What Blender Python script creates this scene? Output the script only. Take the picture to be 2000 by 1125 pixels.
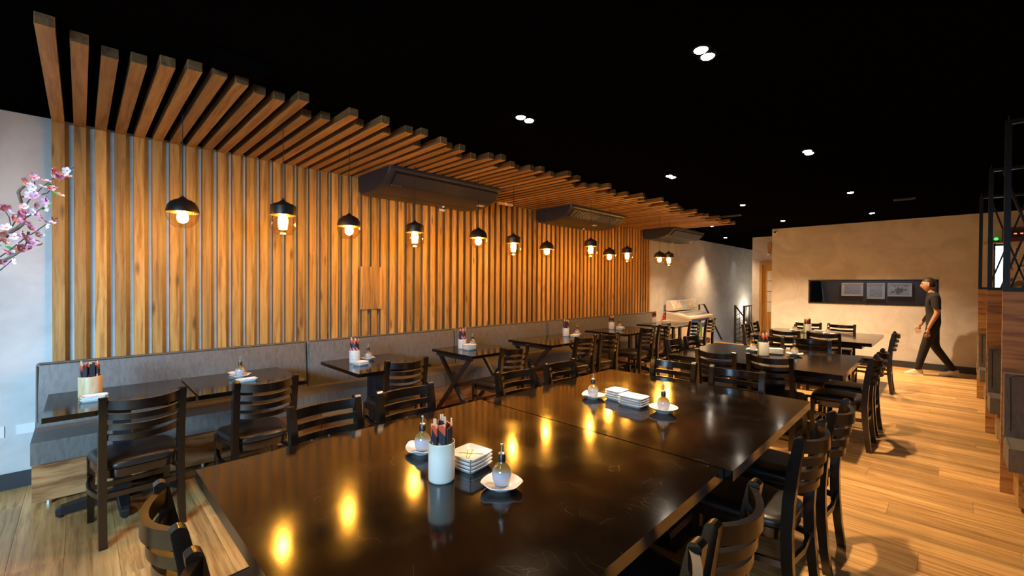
import bpy, bmesh, math, random
from mathutils import Vector, Matrix
random.seed(7)
for o in list(bpy.data.objects):
    bpy.data.objects.remove(o, do_unlink=True)
scene = bpy.context.scene
COL = scene.collection
PI = math.pi

# ---------------------------------------------------------------- camera, world, exposure, large lights
YAW, PITCH, ROLL = math.radians(45.2), math.radians(-0.51), math.radians(-0.335)
fw = Vector((-math.sin(YAW) * math.cos(PITCH), math.cos(YAW) * math.cos(PITCH), math.sin(PITCH)))
rt = Vector((math.cos(YAW), math.sin(YAW), 0))
dn = fw.cross(rt)
c_, s_ = math.cos(ROLL), math.sin(ROLL)
rt2 = c_ * rt + s_ * dn
dn2 = -s_ * rt + c_ * dn
cam_d = bpy.data.cameras.new('camera')
cam = bpy.data.objects.new('camera', cam_d)
COL.objects.link(cam)
m = Matrix.Identity(4)
m.col[0][:3] = rt2; m.col[1][:3] = -dn2; m.col[2][:3] = -fw; m.col[3][:3] = (4.92, 0, 1.55)
cam.matrix_world = m
cam_d.sensor_width = 36
cam_d.lens = 36 * 848 / 2000
cam_d.clip_start = 0.05
scene.camera = cam
scene.view_settings.view_transform = 'Standard'
scene.view_settings.look = 'None'
scene.view_settings.gamma = 1
scene.view_settings.use_curve_mapping = False
scene.view_settings.exposure = 0.0
cy = scene.cycles
cy.use_denoising = True
cy.max_bounces = 8
cy.diffuse_bounces = 4
cy.glossy_bounces = 4
cy.transparent_max_bounces = 16
cy.sample_clamp_indirect = 4
cy.caustics_reflective = False
cy.caustics_refractive = False

world = bpy.data.worlds.new('world'); scene.world = world
world.use_nodes = True
bg = world.node_tree.nodes['Background']
bg.inputs[0].default_value = (0.42, 0.68, 1.0, 1)
bg.inputs[1].default_value = 1.6

SPOT_W, BULB_S = 350.0, 380.0
WARM = (1.0, 0.67, 0.38)

def spot(loc, power, size=108, blend=1.0, col=WARM, rad=0.03, aim=None):
    d = bpy.data.lights.new('spot_light', 'SPOT')
    d.energy = power; d.color = col; d.spot_size = math.radians(size); d.spot_blend = blend; d.shadow_soft_size = rad
    o = bpy.data.objects.new('spot_light', d); COL.objects.link(o); o.location = loc
    if aim is not None:
        v = Vector(aim) - Vector(loc)
        o.rotation_euler = v.to_track_quat('-Z', 'Y').to_euler()
    return o

# daylight that the sky pours through the street window behind the photographer
d = bpy.data.lights.new('window_daylight', 'AREA')
d.shape = 'RECTANGLE'; d.size = 2.6; d.size_y = 1.3; d.energy = 330; d.spread = math.radians(90); d.color = (0.40, 0.70, 1.0)
wl = bpy.data.objects.new('window_daylight', d); COL.objects.link(wl)
wl.location = (5.8, -3.7, 2.4)
wl.rotation_euler = (Vector((0.3, 0.2, 0.9)) - wl.location).to_track_quat('-Z', 'Y').to_euler()

# ---------------------------------------------------------------- materials
def new_mat(name):
    mt = bpy.data.materials.new(name); mt.use_nodes = True
    nt = mt.node_tree
    return mt, nt, nt.nodes['Principled BSDF']

def pmat(name, col, rough=0.5, metal=0.0, coat=0.0, noise=0.0, nscale=8.0, bump=0.0, bscale=60.0, spec=0.5, emit=None, es=0.0, rvar=0.0):
    mt, nt, b = new_mat(name)
    b.inputs['Base Color'].default_value = (*col, 1)
    b.inputs['Roughness'].default_value = rough
    b.inputs['Metallic'].default_value = metal
    b.inputs['Coat Weight'].default_value = coat
    b.inputs['Coat Roughness'].default_value = 0.08
    b.inputs['Specular IOR Level'].default_value = spec
    if emit:
        b.inputs['Emission Color'].default_value = (*emit, 1)
        b.inputs['Emission Strength'].default_value = es
    N, L = nt.nodes, nt.links
    if noise or bump or rvar:
        tc = N.new('ShaderNodeTexCoord')
    if noise:
        n = N.new('ShaderNodeTexNoise'); n.inputs['Scale'].default_value = nscale; n.inputs['Detail'].default_value = 5
        L.new(tc.outputs['Object'], n.inputs['Vector'])
        r = N.new('ShaderNodeValToRGB')
        r.color_ramp.elements[0].position = 0.3; r.color_ramp.elements[1].position = 0.7
        r.color_ramp.elements[0].color = (*[max(0, x * (1 - noise)) for x in col], 1)
        r.color_ramp.elements[1].color = (*[min(1, x * (1 + noise)) for x in col], 1)
        L.new(n.outputs['Fac'], r.inputs['Fac']); L.new(r.outputs['Color'], b.inputs['Base Color'])
    if rvar:
        n3 = N.new('ShaderNodeTexNoise'); n3.inputs['Scale'].default_value = 3.5; n3.inputs['Detail'].default_value = 6
        L.new(tc.outputs['Object'], n3.inputs['Vector'])
        mr = N.new('ShaderNodeMapRange'); mr.inputs['To Min'].default_value = rough - rvar; mr.inputs['To Max'].default_value = rough + rvar
        mr.inputs['From Min'].default_value = 0.3; mr.inputs['From Max'].default_value = 0.7
        L.new(n3.outputs['Fac'], mr.inputs['Value']); L.new(mr.outputs['Result'], b.inputs['Roughness'])
    if bump:
        n2 = N.new('ShaderNodeTexNoise'); n2.inputs['Scale'].default_value = bscale; n2.inputs['Detail'].default_value = 4
        L.new(tc.outputs['Object'], n2.inputs['Vector'])
        bp = N.new('ShaderNodeBump'); bp.inputs['Strength'].default_value = bump; bp.inputs['Distance'].default_value = 0.004
        L.new(n2.outputs['Fac'], bp.inputs['Height']); L.new(bp.outputs['Normal'], b.inputs['Normal'])
    return mt

def wood(name, axis, dark, mid, light, rough=0.45, fine=34.0, along=1.6, knots=True, var=0.35, strips=0.0, bump=0.08):
    """wood grain running along one axis of the piece, shifted for every piece by its own random number"""
    mt, nt, b = new_mat(name)
    N, L = nt.nodes, nt.links
    b.inputs['Roughness'].default_value = rough
    tc = N.new('ShaderNodeTexCoord'); oi = N.new('ShaderNodeObjectInfo')
    mul = N.new('ShaderNodeVectorMath'); mul.operation = 'SCALE'
    cmb = N.new('ShaderNodeCombineXYZ')
    for i in range(3): cmb.inputs[i].default_value = (37.0, 53.0, 71.0)[i]
    L.new(cmb.outputs[0], mul.inputs[0]); L.new(oi.outputs['Random'], mul.inputs['Scale'])
    add = N.new('ShaderNodeVectorMath'); add.operation = 'ADD'
    L.new(tc.outputs['Object'], add.inputs[0]); L.new(mul.outputs[0], add.inputs[1])
    sc = [fine] * 3; sc[axis] = along
    mp = N.new('ShaderNodeMapping'); mp.inputs['Scale'].default_value = sc
    L.new(add.outputs[0], mp.inputs['Vector'])
    # bend the fibres with a slow distortion
    nd = N.new('ShaderNodeTexNoise'); nd.inputs['Scale'].default_value = 2.2; nd.inputs['Detail'].default_value = 2
    L.new(add.outputs[0], nd.inputs['Vector'])
    sb = N.new('ShaderNodeVectorMath'); sb.operation = 'SCALE'; sb.inputs['Scale'].default_value = 1.5
    L.new(nd.outputs['Color'], sb.inputs[0])
    ad2 = N.new('ShaderNodeVectorMath'); ad2.operation = 'ADD'
    L.new(mp.outputs[0], ad2.inputs[0]); L.new(sb.outputs[0], ad2.inputs[1])
    n1 = N.new('ShaderNodeTexNoise'); n1.inputs['Scale'].default_value = 1.0; n1.inputs['Detail'].default_value = 7; n1.inputs['Roughness'].default_value = 0.62
    L.new(ad2.outputs[0], n1.inputs['Vector'])
    rp = N.new('ShaderNodeValToRGB')
    e = rp.color_ramp.elements
    e[0].position = 0.33; e[0].color = (*dark, 1); e[1].position = 0.66; e[1].color = (*light, 1)
    em = e.new(0.5); em.color = (*mid, 1)
    L.new(n1.outputs['Fac'], rp.inputs['Fac'])
    col = rp.outputs['Color']
    if knots:
        ks = [9.0] * 3; ks[axis] = 2.4
        mk = N.new('ShaderNodeMapping'); mk.inputs['Scale'].default_value = ks
        L.new(add.outputs[0], mk.inputs['Vector'])
        vo = N.new('ShaderNodeTexVoronoi'); vo.inputs['Scale'].default_value = 1.0
        L.new(mk.outputs[0], vo.inputs['Vector'])
        kr = N.new('ShaderNodeValToRGB')
        kr.color_ramp.elements[0].position = 0.05; kr.color_ramp.elements[0].color = (0.18, 0.14, 0.11, 1)
        kr.color_ramp.elements[1].position = 0.20; kr.color_ramp.elements[1].color = (1, 1, 1, 1)
        L.new(vo.outputs['Distance'], kr.inputs['Fac'])
        mx = N.new('ShaderNodeMix'); mx.data_type = 'RGBA'; mx.blend_type = 'MULTIPLY'; mx.inputs[0].default_value = 0.8
        L.new(col, mx.inputs[6]); L.new(kr.outputs['Color'], mx.inputs[7]); col = mx.outputs[2]
    if strips:
        ss = [6.0] * 3; ss[axis] = 0.35
        ms = N.new('ShaderNodeMapping'); ms.inputs['Scale'].default_value = ss
        L.new(add.outputs[0], ms.inputs['Vector'])
        ns = N.new('ShaderNodeTexNoise'); ns.inputs['Scale'].default_value = 1.0; ns.inputs['Detail'].default_value = 3
        L.new(ms.outputs[0], ns.inputs['Vector'])
        sr = N.new('ShaderNodeMapRange'); sr.inputs['From Min'].default_value = 0.35; sr.inputs['From Max'].default_value = 0.65
        sr.inputs['To Min'].default_value = 1 - strips; sr.inputs['To Max'].default_value = 1 + strips * 0.5
        L.new(ns.outputs['Fac'], sr.inputs['Value'])
        m2 = N.new('ShaderNodeVectorMath'); m2.operation = 'SCALE'
        L.new(col, m2.inputs[0]); L.new(sr.outputs['Result'], m2.inputs['Scale']); col = m2.outputs[0]
    # each piece a little lighter or darker
    vr = N.new('ShaderNodeMapRange'); vr.inputs['To Min'].default_value = 1 - var; vr.inputs['To Max'].default_value = 1 + var * 0.6
    fr = N.new('ShaderNodeMath'); fr.operation = 'FRACT'
    m7 = N.new('ShaderNodeMath'); m7.operation = 'MULTIPLY'; m7.inputs[1].default_value = 17.31
    L.new(oi.outputs['Random'], m7.inputs[0]); L.new(m7.outputs[0], fr.inputs[0]); L.new(fr.outputs[0], vr.inputs['Value'])
    fin = N.new('ShaderNodeVectorMath'); fin.operation = 'SCALE'
    L.new(col, fin.inputs[0]); L.new(vr.outputs['Result'], fin.inputs['Scale'])
    L.new(fin.outputs[0], b.inputs['Base Color'])
    bp = N.new('ShaderNodeBump'); bp.inputs['Strength'].default_value = bump; bp.inputs['Distance'].default_value = 0.002
    L.new(n1.outputs['Fac'], bp.inputs['Height']); L.new(bp.outputs['Normal'], b.inputs['Normal'])
    return mt

M = {}
M['slat'] = wood('slat_wood', 2, (0.27, 0.125, 0.028), (0.51, 0.270, 0.064), (0.62, 0.36, 0.10), rough=0.5)
M['beam'] = wood('beam_wood', 0, (0.24, 0.115, 0.033), (0.42, 0.225, 0.068), (0.52, 0.30, 0.10), rough=0.5, knots=False)
M['slat_side'] = wood('slat_side_dark', 2, (0.10, 0.045, 0.013), (0.19, 0.095, 0.027), (0.24, 0.13, 0.04), rough=0.6, knots=False)
M['beam_side'] = wood('beam_side_dark', 0, (0.09, 0.04, 0.012), (0.17, 0.085, 0.026), (0.22, 0.115, 0.036), rough=0.6, knots=False)
M['hatchwood'] = wood('hatch_wood', 2, (0.24, 0.12, 0.035), (0.45, 0.24, 0.07), (0.54, 0.32, 0.11), rough=0.5, knots=False)
M['benchwood'] = wood('bench_wood', 1, (0.17, 0.07, 0.022), (0.48, 0.225, 0.085), (0.62, 0.33, 0.14), rough=0.42, fine=17, along=1.6, knots=False, var=0.05)
M['boothwood'] = wood('booth_wood', 0, (0.22, 0.11, 0.035), (0.48, 0.275, 0.09), (0.58, 0.36, 0.14), rough=0.35, fine=22, along=1.5, knots=False, var=0.1)
M['doorwood'] = wood('door_wood', 2, (0.35, 0.19, 0.05), (0.5, 0.29, 0.08), (0.58, 0.36, 0.12), rough=0.4, knots=False, var=0.05)
M['plank'] = wood('plank_wood', 0, (0.36, 0.185, 0.055), (0.60, 0.345, 0.12), (0.72, 0.45, 0.18), rough=0.36, fine=42, along=1.8, knots=False, var=0.12, strips=0.36, bump=0.04)

def plaster(name, c1, c2, rough=0.55):
    mt, nt, b = new_mat(name); N, L = nt.nodes, nt.links
    tc = N.new('ShaderNodeTexCoord')
    mp = N.new('ShaderNodeMapping'); mp.inputs['Scale'].default_value = (1, 0.8, 1.2)
    L.new(tc.outputs['Object'], mp.inputs['Vector'])
    n = N.new('ShaderNodeTexNoise'); n.inputs['Scale'].default_value = 1.7; n.inputs['Detail'].default_value = 8; n.inputs['Roughness'].default_value = 0.6; n.inputs['Distortion'].default_value = 1.2
    L.new(mp.outputs[0], n.inputs['Vector'])
    r = N.new('ShaderNodeValToRGB')
    r.color_ramp.elements[0].position = 0.36; r.color_ramp.elements[0].color = (*c1, 1)
    r.color_ramp.elements[1].position = 0.6; r.color_ramp.elements[1].color = (*c2, 1)
    L.new(n.outputs['Fac'], r.inputs['Fac']); L.new(r.outputs['Color'], b.inputs['Base Color'])
    b.inputs['Roughness'].default_value = rough
    n2 = N.new('ShaderNodeTexNoise'); n2.inputs['Scale'].default_value = 6; n2.inputs['Detail'].default_value = 8
    L.new(tc.outputs['Object'], n2.inputs['Vector'])
    bp = N.new('ShaderNodeBump'); bp.inputs['Strength'].default_value = 0.12; bp.inputs['Distance'].default_value = 0.006
    L.new(n2.outputs['Fac'], bp.inputs['Height']); L.new(bp.outputs['Normal'], b.inputs['Normal'])
    return mt
M['plaster'] = plaster('burnished_plaster', (0.50, 0.49, 0.475), (0.62, 0.61, 0.59))
M['black_ceiling'] = pmat('black_ceiling_paint', (0.0022, 0.0022, 0.0024), 0.9, spec=0.0)
M['skirting'] = pmat('dark_skirting', (0.035, 0.038, 0.045), 0.4)
M['lacquer'] = pmat('black_lacquered_wood', (0.0055, 0.0032, 0.0022), 0.22, noise=0.4, nscale=14, spec=0.85)
M['charcoal_metal'] = pmat('charcoal_metal', (0.012, 0.012, 0.014), 0.42, spec=0.5)
M['vinyl_black'] = pmat('black_vinyl', (0.012, 0.0105, 0.010), 0.33, bump=0.18, bscale=110)
M['leather'] = None
M['ac'] = pmat('charcoal_plastic', (0.022, 0.026, 0.036), 0.45)
M['fin'] = pmat('grey_fin_plastic', (0.16, 0.16, 0.17), 0.4)
M['ac_dark'] = pmat('black_plastic', (0.008, 0.008, 0.009), 0.5)
M['white_plastic'] = pmat('white_plastic', (0.75, 0.75, 0.74), 0.35)
M['label_print'] = pmat('label_print', (0.75, 0.72, 0.68), 0.4, noise=0.25, nscale=90)
M['silver_print'] = pmat('silver_print', (0.6, 0.6, 0.6), 0.3)
M['chrome'] = pmat('chrome', (0.9, 0.9, 0.9), 0.32, metal=1.0)
M['bronze'] = pmat('dark_bronze', (0.055, 0.045, 0.04), 0.38, metal=0.8)
M['black_metal'] = pmat('black_metal', (0.006, 0.007, 0.009), 0.35)
M['cord'] = pmat('black_cord', (0.01, 0.01, 0.01), 0.6)
M['rubber'] = pmat('black_rubber', (0.01, 0.01, 0.01), 0.7)
M['bulb'] = pmat('lit_bulb', (1, 0.8, 0.5), 0.4, emit=(1.0, 0.47, 0.065), es=BULB_S)
M['lamp_face'] = pmat('lit_lamp_face', (1, 1, 1), 0.4, emit=(1.0, 0.86, 0.68), es=60)
M['led_red'] = pmat('red_led', (1, 0.1, 0.1), 0.4, emit=(1.0, 0.05, 0.03), es=9)
M['led_green'] = pmat('green_led', (0.1, 1, 0.2), 0.4, emit=(0.05, 1.0, 0.12), es=2.2)
M['cold_light'] = pmat('cold_light_panel', (1, 1, 1), 0.4, emit=(0.82, 0.9, 1.0), es=5)
M['cream_enamel'] = pmat('cream_enamel', (0.78, 0.74, 0.67), 0.3)

def leather(name, c):
    mt, nt, b = new_mat(name); N, L = nt.nodes, nt.links
    tc = N.new('ShaderNodeTexCoord')
    mp = N.new('ShaderNodeMapping'); mp.inputs['Scale'].default_value = (40, 40, 12)
    L.new(tc.outputs['Object'], mp.inputs['Vector'])
    n = N.new('ShaderNodeTexNoise'); n.inputs['Scale'].default_value = 1; n.inputs['Detail'].default_value = 6; n.inputs['Roughness'].default_value = 0.7
    L.new(mp.outputs[0], n.inputs['Vector'])
    r = N.new('ShaderNodeValToRGB')
    r.color_ramp.elements[0].position = 0.36; r.color_ramp.elements[0].color = (*[x * 0.72 for x in c], 1)
    r.color_ramp.elements[1].position = 0.56; r.color_ramp.elements[1].color = (*c, 1)
    L.new(n.outputs['Fac'], r.inputs['Fac']); L.new(r.outputs['Color'], b.inputs['Base Color'])
    b.inputs['Roughness'].default_value = 0.48
    bp = N.new('ShaderNodeBump'); bp.inputs['Strength'].default_value = 0.15; bp.inputs['Distance'].default_value = 0.002
    L.new(n.outputs['Fac'], bp.inputs['Height']); L.new(bp.outputs['Normal'], b.inputs['Normal'])
    return mt
M['leather'] = leather('grey_leatherette', (0.155, 0.142, 0.128))
M['piping'] = pmat('dark_piping', (0.04, 0.037, 0.035), 0.5)

def table_mat():
    """scuffed black-brown lacquer with fine scratches"""
    mt, nt, b = new_mat('scuffed_table_lacquer'); N, L = nt.nodes, nt.links
    b.inputs['Base Color'].default_value = (0.005, 0.003, 0.002, 1)
    b.inputs['Specular IOR Level'].default_value = 0.62
    tc = N.new('ShaderNodeTexCoord')
    mp = N.new('ShaderNodeMapping'); mp.inputs['Scale'].default_value = (3, 40, 3)
    L.new(tc.outputs['Object'], mp.inputs['Vector'])
    n = N.new('ShaderNodeTexNoise'); n.inputs['Scale'].default_value = 1; n.inputs['Detail'].default_value = 5
    L.new(mp.outputs[0], n.inputs['Vector'])
    n3 = N.new('ShaderNodeTexNoise'); n3.inputs['Scale'].default_value = 5; n3.inputs['Detail'].default_value = 8
    L.new(tc.outputs['Object'], n3.inputs['Vector'])
    mr = N.new('ShaderNodeMapRange'); mr.inputs['From Min'].default_value = 0.35; mr.inputs['From Max'].default_value = 0.7
    mr.inputs['To Min'].default_value = 0.09; mr.inputs['To Max'].default_value = 0.16
    L.new(n3.outputs['Fac'], mr.inputs['Value']); L.new(mr.outputs['Result'], b.inputs['Roughness'])
    # thin scratches: narrow bands of a distorted wave
    wv = N.new('ShaderNodeTexVoronoi'); wv.feature = 'DISTANCE_TO_EDGE'; wv.inputs['Scale'].default_value = 5.5
    nd = N.new('ShaderNodeTexNoise'); nd.inputs['Scale'].default_value = 3; nd.inputs['Detail'].default_value = 2
    L.new(tc.outputs['Object'], nd.inputs['Vector'])
    va = N.new('ShaderNodeVectorMath'); va.operation = 'ADD'
    L.new(tc.outputs['Object'], va.inputs[0]); L.new(nd.outputs['Color'], va.inputs[1]); L.new(va.outputs[0], wv.inputs['Vector'])
    lt = N.new('ShaderNodeMath'); lt.operation = 'LESS_THAN'; lt.inputs[1].default_value = 0.0022
    L.new(wv.outputs['Distance'], lt.inputs[0])
    gt = N.new('ShaderNodeMath'); gt.operation = 'GREATER_THAN'; gt.inputs[1].default_value = 0.58
    L.new(n3.outputs['Fac'], gt.inputs[0])
    mu = N.new('ShaderNodeMath'); mu.operation = 'MULTIPLY'
    L.new(lt.outputs[0], mu.inputs[0]); L.new(gt.outputs[0], mu.inputs[1])
    mx = N.new('ShaderNodeMix'); mx.data_type = 'RGBA'
    mx.inputs[6].default_value = (0.005, 0.003, 0.002, 1); mx.inputs[7].default_value = (0.10, 0.075, 0.055, 1)
    L.new(mu.outputs[0], mx.inputs[0]); L.new(mx.outputs[2], b.inputs['Base Color'])
    bp = N.new('ShaderNodeBump'); bp.inputs['Strength'].default_value = 0.05; bp.inputs['Distance'].default_value = 0.001
    L.new(n.outputs['Fac'], bp.inputs['Height']); L.new(bp.outputs['Normal'], b.inputs['Normal'])
    return mt
M['table'] = table_mat()

def thin_glass(name, tint=(1, 1, 1), extra=0.06):
    mt = bpy.data.materials.new(name); mt.use_nodes = True
    nt = mt.node_tree; N, L = nt.nodes, nt.links
    N.remove(N['Principled BSDF'])
    out = N['Material Output']
    tr = N.new('ShaderNodeBsdfTransparent'); tr.inputs[0].default_value = (*tint, 1)
    gl = N.new('ShaderNodeBsdfGlossy'); gl.inputs['Roughness'].default_value = 0.03
    lw = N.new('ShaderNodeLayerWeight'); lw.inputs['Blend'].default_value = 0.5
    fz = N.new('ShaderNodeMath'); fz.operation = 'POWER'; fz.inputs[1].default_value = 4.0
    L.new(lw.outputs['Facing'], fz.inputs[0])
    ad = N.new('ShaderNodeMath'); ad.operation = 'ADD'; ad.inputs[1].default_value = extra; ad.use_clamp = True
    mx = N.new('ShaderNodeMixShader')
    L.new(fz.outputs[0], ad.inputs[0]); L.new(ad.outputs[0], mx.inputs[0])
    L.new(tr.outputs[0], mx.inputs[1]); L.new(gl.outputs[0], mx.inputs[2]); L.new(mx.outputs[0], out.inputs[0])
    return mt
M['amber_glass'] = thin_glass('amber_glass', (1.0, 0.86, 0.62), 0.10)
M['amber_glass'].node_tree.nodes['Transparent BSDF'].inputs[0].default_value = (1.0, 0.89, 0.70, 1)
M['clear_glass'] = thin_glass('clear_glass', (0.97, 0.98, 0.98))

def banded(name, stops, axis=2, shear=0.0, rough=0.3, noise_amt=0.012, spots=None, spot_scale=60, spot_thr=0.25, coat=0.0):
    """colour by height on the piece (a glaze or a print that belongs to it), edges broken by noise"""
    mt, nt, b = new_mat(name); N, L = nt.nodes, nt.links
    tc = N.new('ShaderNodeTexCoord'); sp = N.new('ShaderNodeSeparateXYZ')
    n = N.new('ShaderNodeTexNoise'); n.inputs['Scale'].default_value = 45; n.inputs['Detail'].default_value = 3
    L.new(tc.outputs['Object'], n.inputs['Vector'])
    L.new(tc.outputs['Object'], sp.inputs[0])
    ma = N.new('ShaderNodeMath'); ma.operation = 'MULTIPLY_ADD'; ma.inputs[1].default_value = noise_amt; 
    sh = N.new('ShaderNodeMath'); sh.operation = 'MULTIPLY_ADD'; sh.inputs[1].default_value = shear
    L.new(sp.outputs[0], sh.inputs[0]); L.new(sp.outputs[axis], sh.inputs[2])
    L.new(n.outputs['Fac'], ma.inputs[0]); L.new(sh.outputs[0], ma.inputs[2])
    lo, hi = stops[0][0], stops[-1][0]
    mr = N.new('ShaderNodeMapRange'); mr.inputs['From Min'].default_value = lo + noise_amt * .5; mr.inputs['From Max'].default_value = hi + noise_amt * .5
    L.new(ma.outputs[0], mr.inputs['Value'])
    r = N.new('ShaderNodeValToRGB')
    els = r.color_ramp.elements
    els[0].position = 0; els[0].color = (*stops[0][1], 1)
    els[1].position = 1; els[1].color = (*stops[-1][1], 1)
    for z, c in stops[1:-1]:
        e = els.new((z - lo) / (hi - lo)); e.color = (*c, 1)
    L.new(mr.outputs['Result'], r.inputs['Fac'])
    col = r.outputs['Color']
    if spots:
        vo = N.new('ShaderNodeTexVoronoi'); vo.inputs['Scale'].default_value = spot_scale
        L.new(tc.outputs['Object'], vo.inputs['Vector'])
        lt = N.new('ShaderNodeMath'); lt.operation = 'LESS_THAN'; lt.inputs[1].default_value = spot_thr
        L.new(vo.outputs['Distance'], lt.inputs[0])
        mx = N.new('ShaderNodeMix'); mx.data_type = 'RGBA'; mx.inputs[7].default_value = (*spots, 1)
        L.new(lt.outputs[0], mx.inputs[0]); L.new(col, mx.inputs[6]); col = mx.outputs[2]
    L.new(col, b.inputs['Base Color'])
    b.inputs['Roughness'].default_value = rough
    b.inputs['Coat Weight'].default_value = coat
    return mt
M['glaze_bottle'] = banded('two_tone_glaze', [(0.0, (0.36, 0.37, 0.43)), (0.05, (0.42, 0.43, 0.50)), (0.062, (0.30, 0.22, 0.12)), (0.075, (0.20, 0.12, 0.03)), (0.12, (0.12, 0.07, 0.02))], rough=0.12, coat=0.5)
M['white_ceramic'] = pmat('white_ceramic', (0.72, 0.70, 0.66), 0.18, noise=0.08, nscale=20)
M['cream_ceramic'] = banded('cream_stoneware', [(0.0, (0.66, 0.63, 0.56)), (0.1, (0.70, 0.68, 0.60)), (0.15, (0.60, 0.60, 0.50))], rough=0.22, noise_amt=0.05)
M['wood_cup'] = wood('bamboo_cup', 2, (0.45, 0.27, 0.10), (0.66, 0.5, 0.3), (0.72, 0.62, 0.46), rough=0.4, fine=12, along=2.0, knots=False, var=0.0)
M['painted_ceramic'] = banded('spotted_ceramic', [(0.0, (0.66, 0.64, 0.60)), (0.15, (0.70, 0.68, 0.64))], rough=0.25, spots=(0.05, 0.045, 0.05), spot_scale=55, spot_thr=0.17)
M['green_ceramic'] = banded('green_slash_ceramic', [(-0.06, (0.16, 0.32, 0.16)), (-0.030, (0.18, 0.34, 0.18)), (-0.024, (0.68, 0.66, 0.60)), (0.06, (0.70, 0.68, 0.62))], axis=0, rough=0.25)
M['plate_white'] = banded('brush_marked_ceramic', [(-0.08, (0.76, 0.75, 0.72)), (0.08, (0.76, 0.75, 0.72))], axis=0, rough=0.2)
M['plate_edge'] = pmat('brown_brush_line', (0.20, 0.11, 0.035), 0.3)
M['speckle_plate'] = banded('speckled_ceramic', [(0, (0.74, 0.73, 0.71)), (0.02, (0.76, 0.75, 0.73))], rough=0.2, spots=(0.10, 0.07, 0.06), spot_scale=70, spot_thr=0.14)
M['napkin'] = pmat('white_paper', (0.80, 0.78, 0.75), 0.7)
M['sleeve_black'] = banded('printed_paper_sleeve', [(0.0, (0.02, 0.02, 0.025)), (0.105, (0.02, 0.02, 0.025)), (0.115, (0.55, 0.16, 0.2)), (0.128, (0.75, 0.35, 0.4)), (0.14, (0.02, 0.02, 0.025)), (0.188, (0.02, 0.02, 0.025)), (0.191, (0.60, 0.07, 0.025)), (0.222, (0.62, 0.09, 0.03)), (0.226, (0.75, 0.42, 0.22)), (0.245, (0.75, 0.42, 0.22))], shear=1.1, rough=0.5, noise_amt=0.006)
M['sleeve_dark'] = pmat('dark_paper_sleeve', (0.025, 0.025, 0.032), 0.5)
M['bamboo'] = pmat('pale_bamboo', (0.72, 0.52, 0.32), 0.6)
M['bark'] = pmat('brown_bark', (0.16, 0.11, 0.08), 0.8, noise=0.4, nscale=60, bump=0.5, bscale=120)
M['twig'] = pmat('dark_twig', (0.05, 0.03, 0.04), 0.7)
M['petal'] = pmat('pink_petal', (0.92, 0.36, 0.54), 0.6, noise=0.35, nscale=60)
M['petal_pale'] = pmat('pale_pink_petal', (0.93, 0.66, 0.76), 0.6, noise=0.2, nscale=60)
M['pistil'] = pmat('orange_pistil', (0.85, 0.35, 0.10), 0.6)
M['leaf'] = pmat('green_leaf', (0.07, 0.30, 0.06), 0.5)
M['skin'] = pmat('skin', (0.42, 0.23, 0.14), 0.55)
M['black_cloth'] = pmat('black_cloth', (0.006, 0.0055, 0.006), 0.85)
M['dark_cloth'] = pmat('dark_trouser_cloth', (0.006, 0.005, 0.005), 0.85)
M['shoe'] = pmat('pale_canvas_shoe', (0.62, 0.52, 0.40), 0.6, noise=0.2, nscale=50)
M['hair'] = pmat('dark_hair', (0.02, 0.012, 0.008), 0.6)
M['frame_silver'] = pmat('silver_frame', (0.55, 0.58, 0.62), 0.3, metal=0.3)
M['grey_wall'] = pmat('dark_grey_paint', (0.085, 0.087, 0.095), 0.6)

def print_mat(name, base, ink, scale, thr, stretch=(1, 1, 1)):
    mt, nt, b = new_mat(name); N, L = nt.nodes, nt.links
    tc = N.new('ShaderNodeTexCoord'); mp = N.new('ShaderNodeMapping'); mp.inputs['Scale'].default_value = stretch
    L.new(tc.outputs['Object'], mp.inputs['Vector'])
    n = N.new('ShaderNodeTexNoise'); n.inputs['Scale'].default_value = scale; n.inputs['Detail'].default_value = 5; n.inputs['Distortion'].default_value = 1.5
    L.new(mp.outputs[0], n.inputs['Vector'])
    r = N.new('ShaderNodeValToRGB')
    r.color_ramp.elements[0].position = thr - 0.03; r.color_ramp.elements[0].color = (*ink, 1)
    r.color_ramp.elements[1].position = thr + 0.03; r.color_ramp.elements[1].color = (*base, 1)
    L.new(n.outputs['Fac'], r.inputs['Fac']); L.new(r.outputs['Color'], b.inputs['Base Color'])
    b.inputs['Roughness'].default_value = 0.5
    return mt
M['certificate'] = print_mat('printed_certificate', (0.46, 0.52, 0.58), (0.30, 0.35, 0.40), 9, 0.46, (1, 1, 9))
M['sketch'] = print_mat('printed_sketch', (0.50, 0.55, 0.60), (0.16, 0.18, 0.21), 14, 0.45)
M['wave_print'] = print_mat('wave_ink_print', (0.62, 0.58, 0.52), (0.10, 0.13, 0.17), 7, 0.47)
M['menu_print'] = print_mat('colourful_menu_print', (0.68, 0.60, 0.50), (0.55, 0.16, 0.05), 16, 0.44)

# ---------------------------------------------------------------- geometry helpers
def link(o, parent=None, loc=None, rot=None):
    COL.objects.link(o)
    if parent is not None: o.parent = parent
    if loc is not None: o.location = loc
    if rot is not None: o.rotation_euler = rot
    return o

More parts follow.
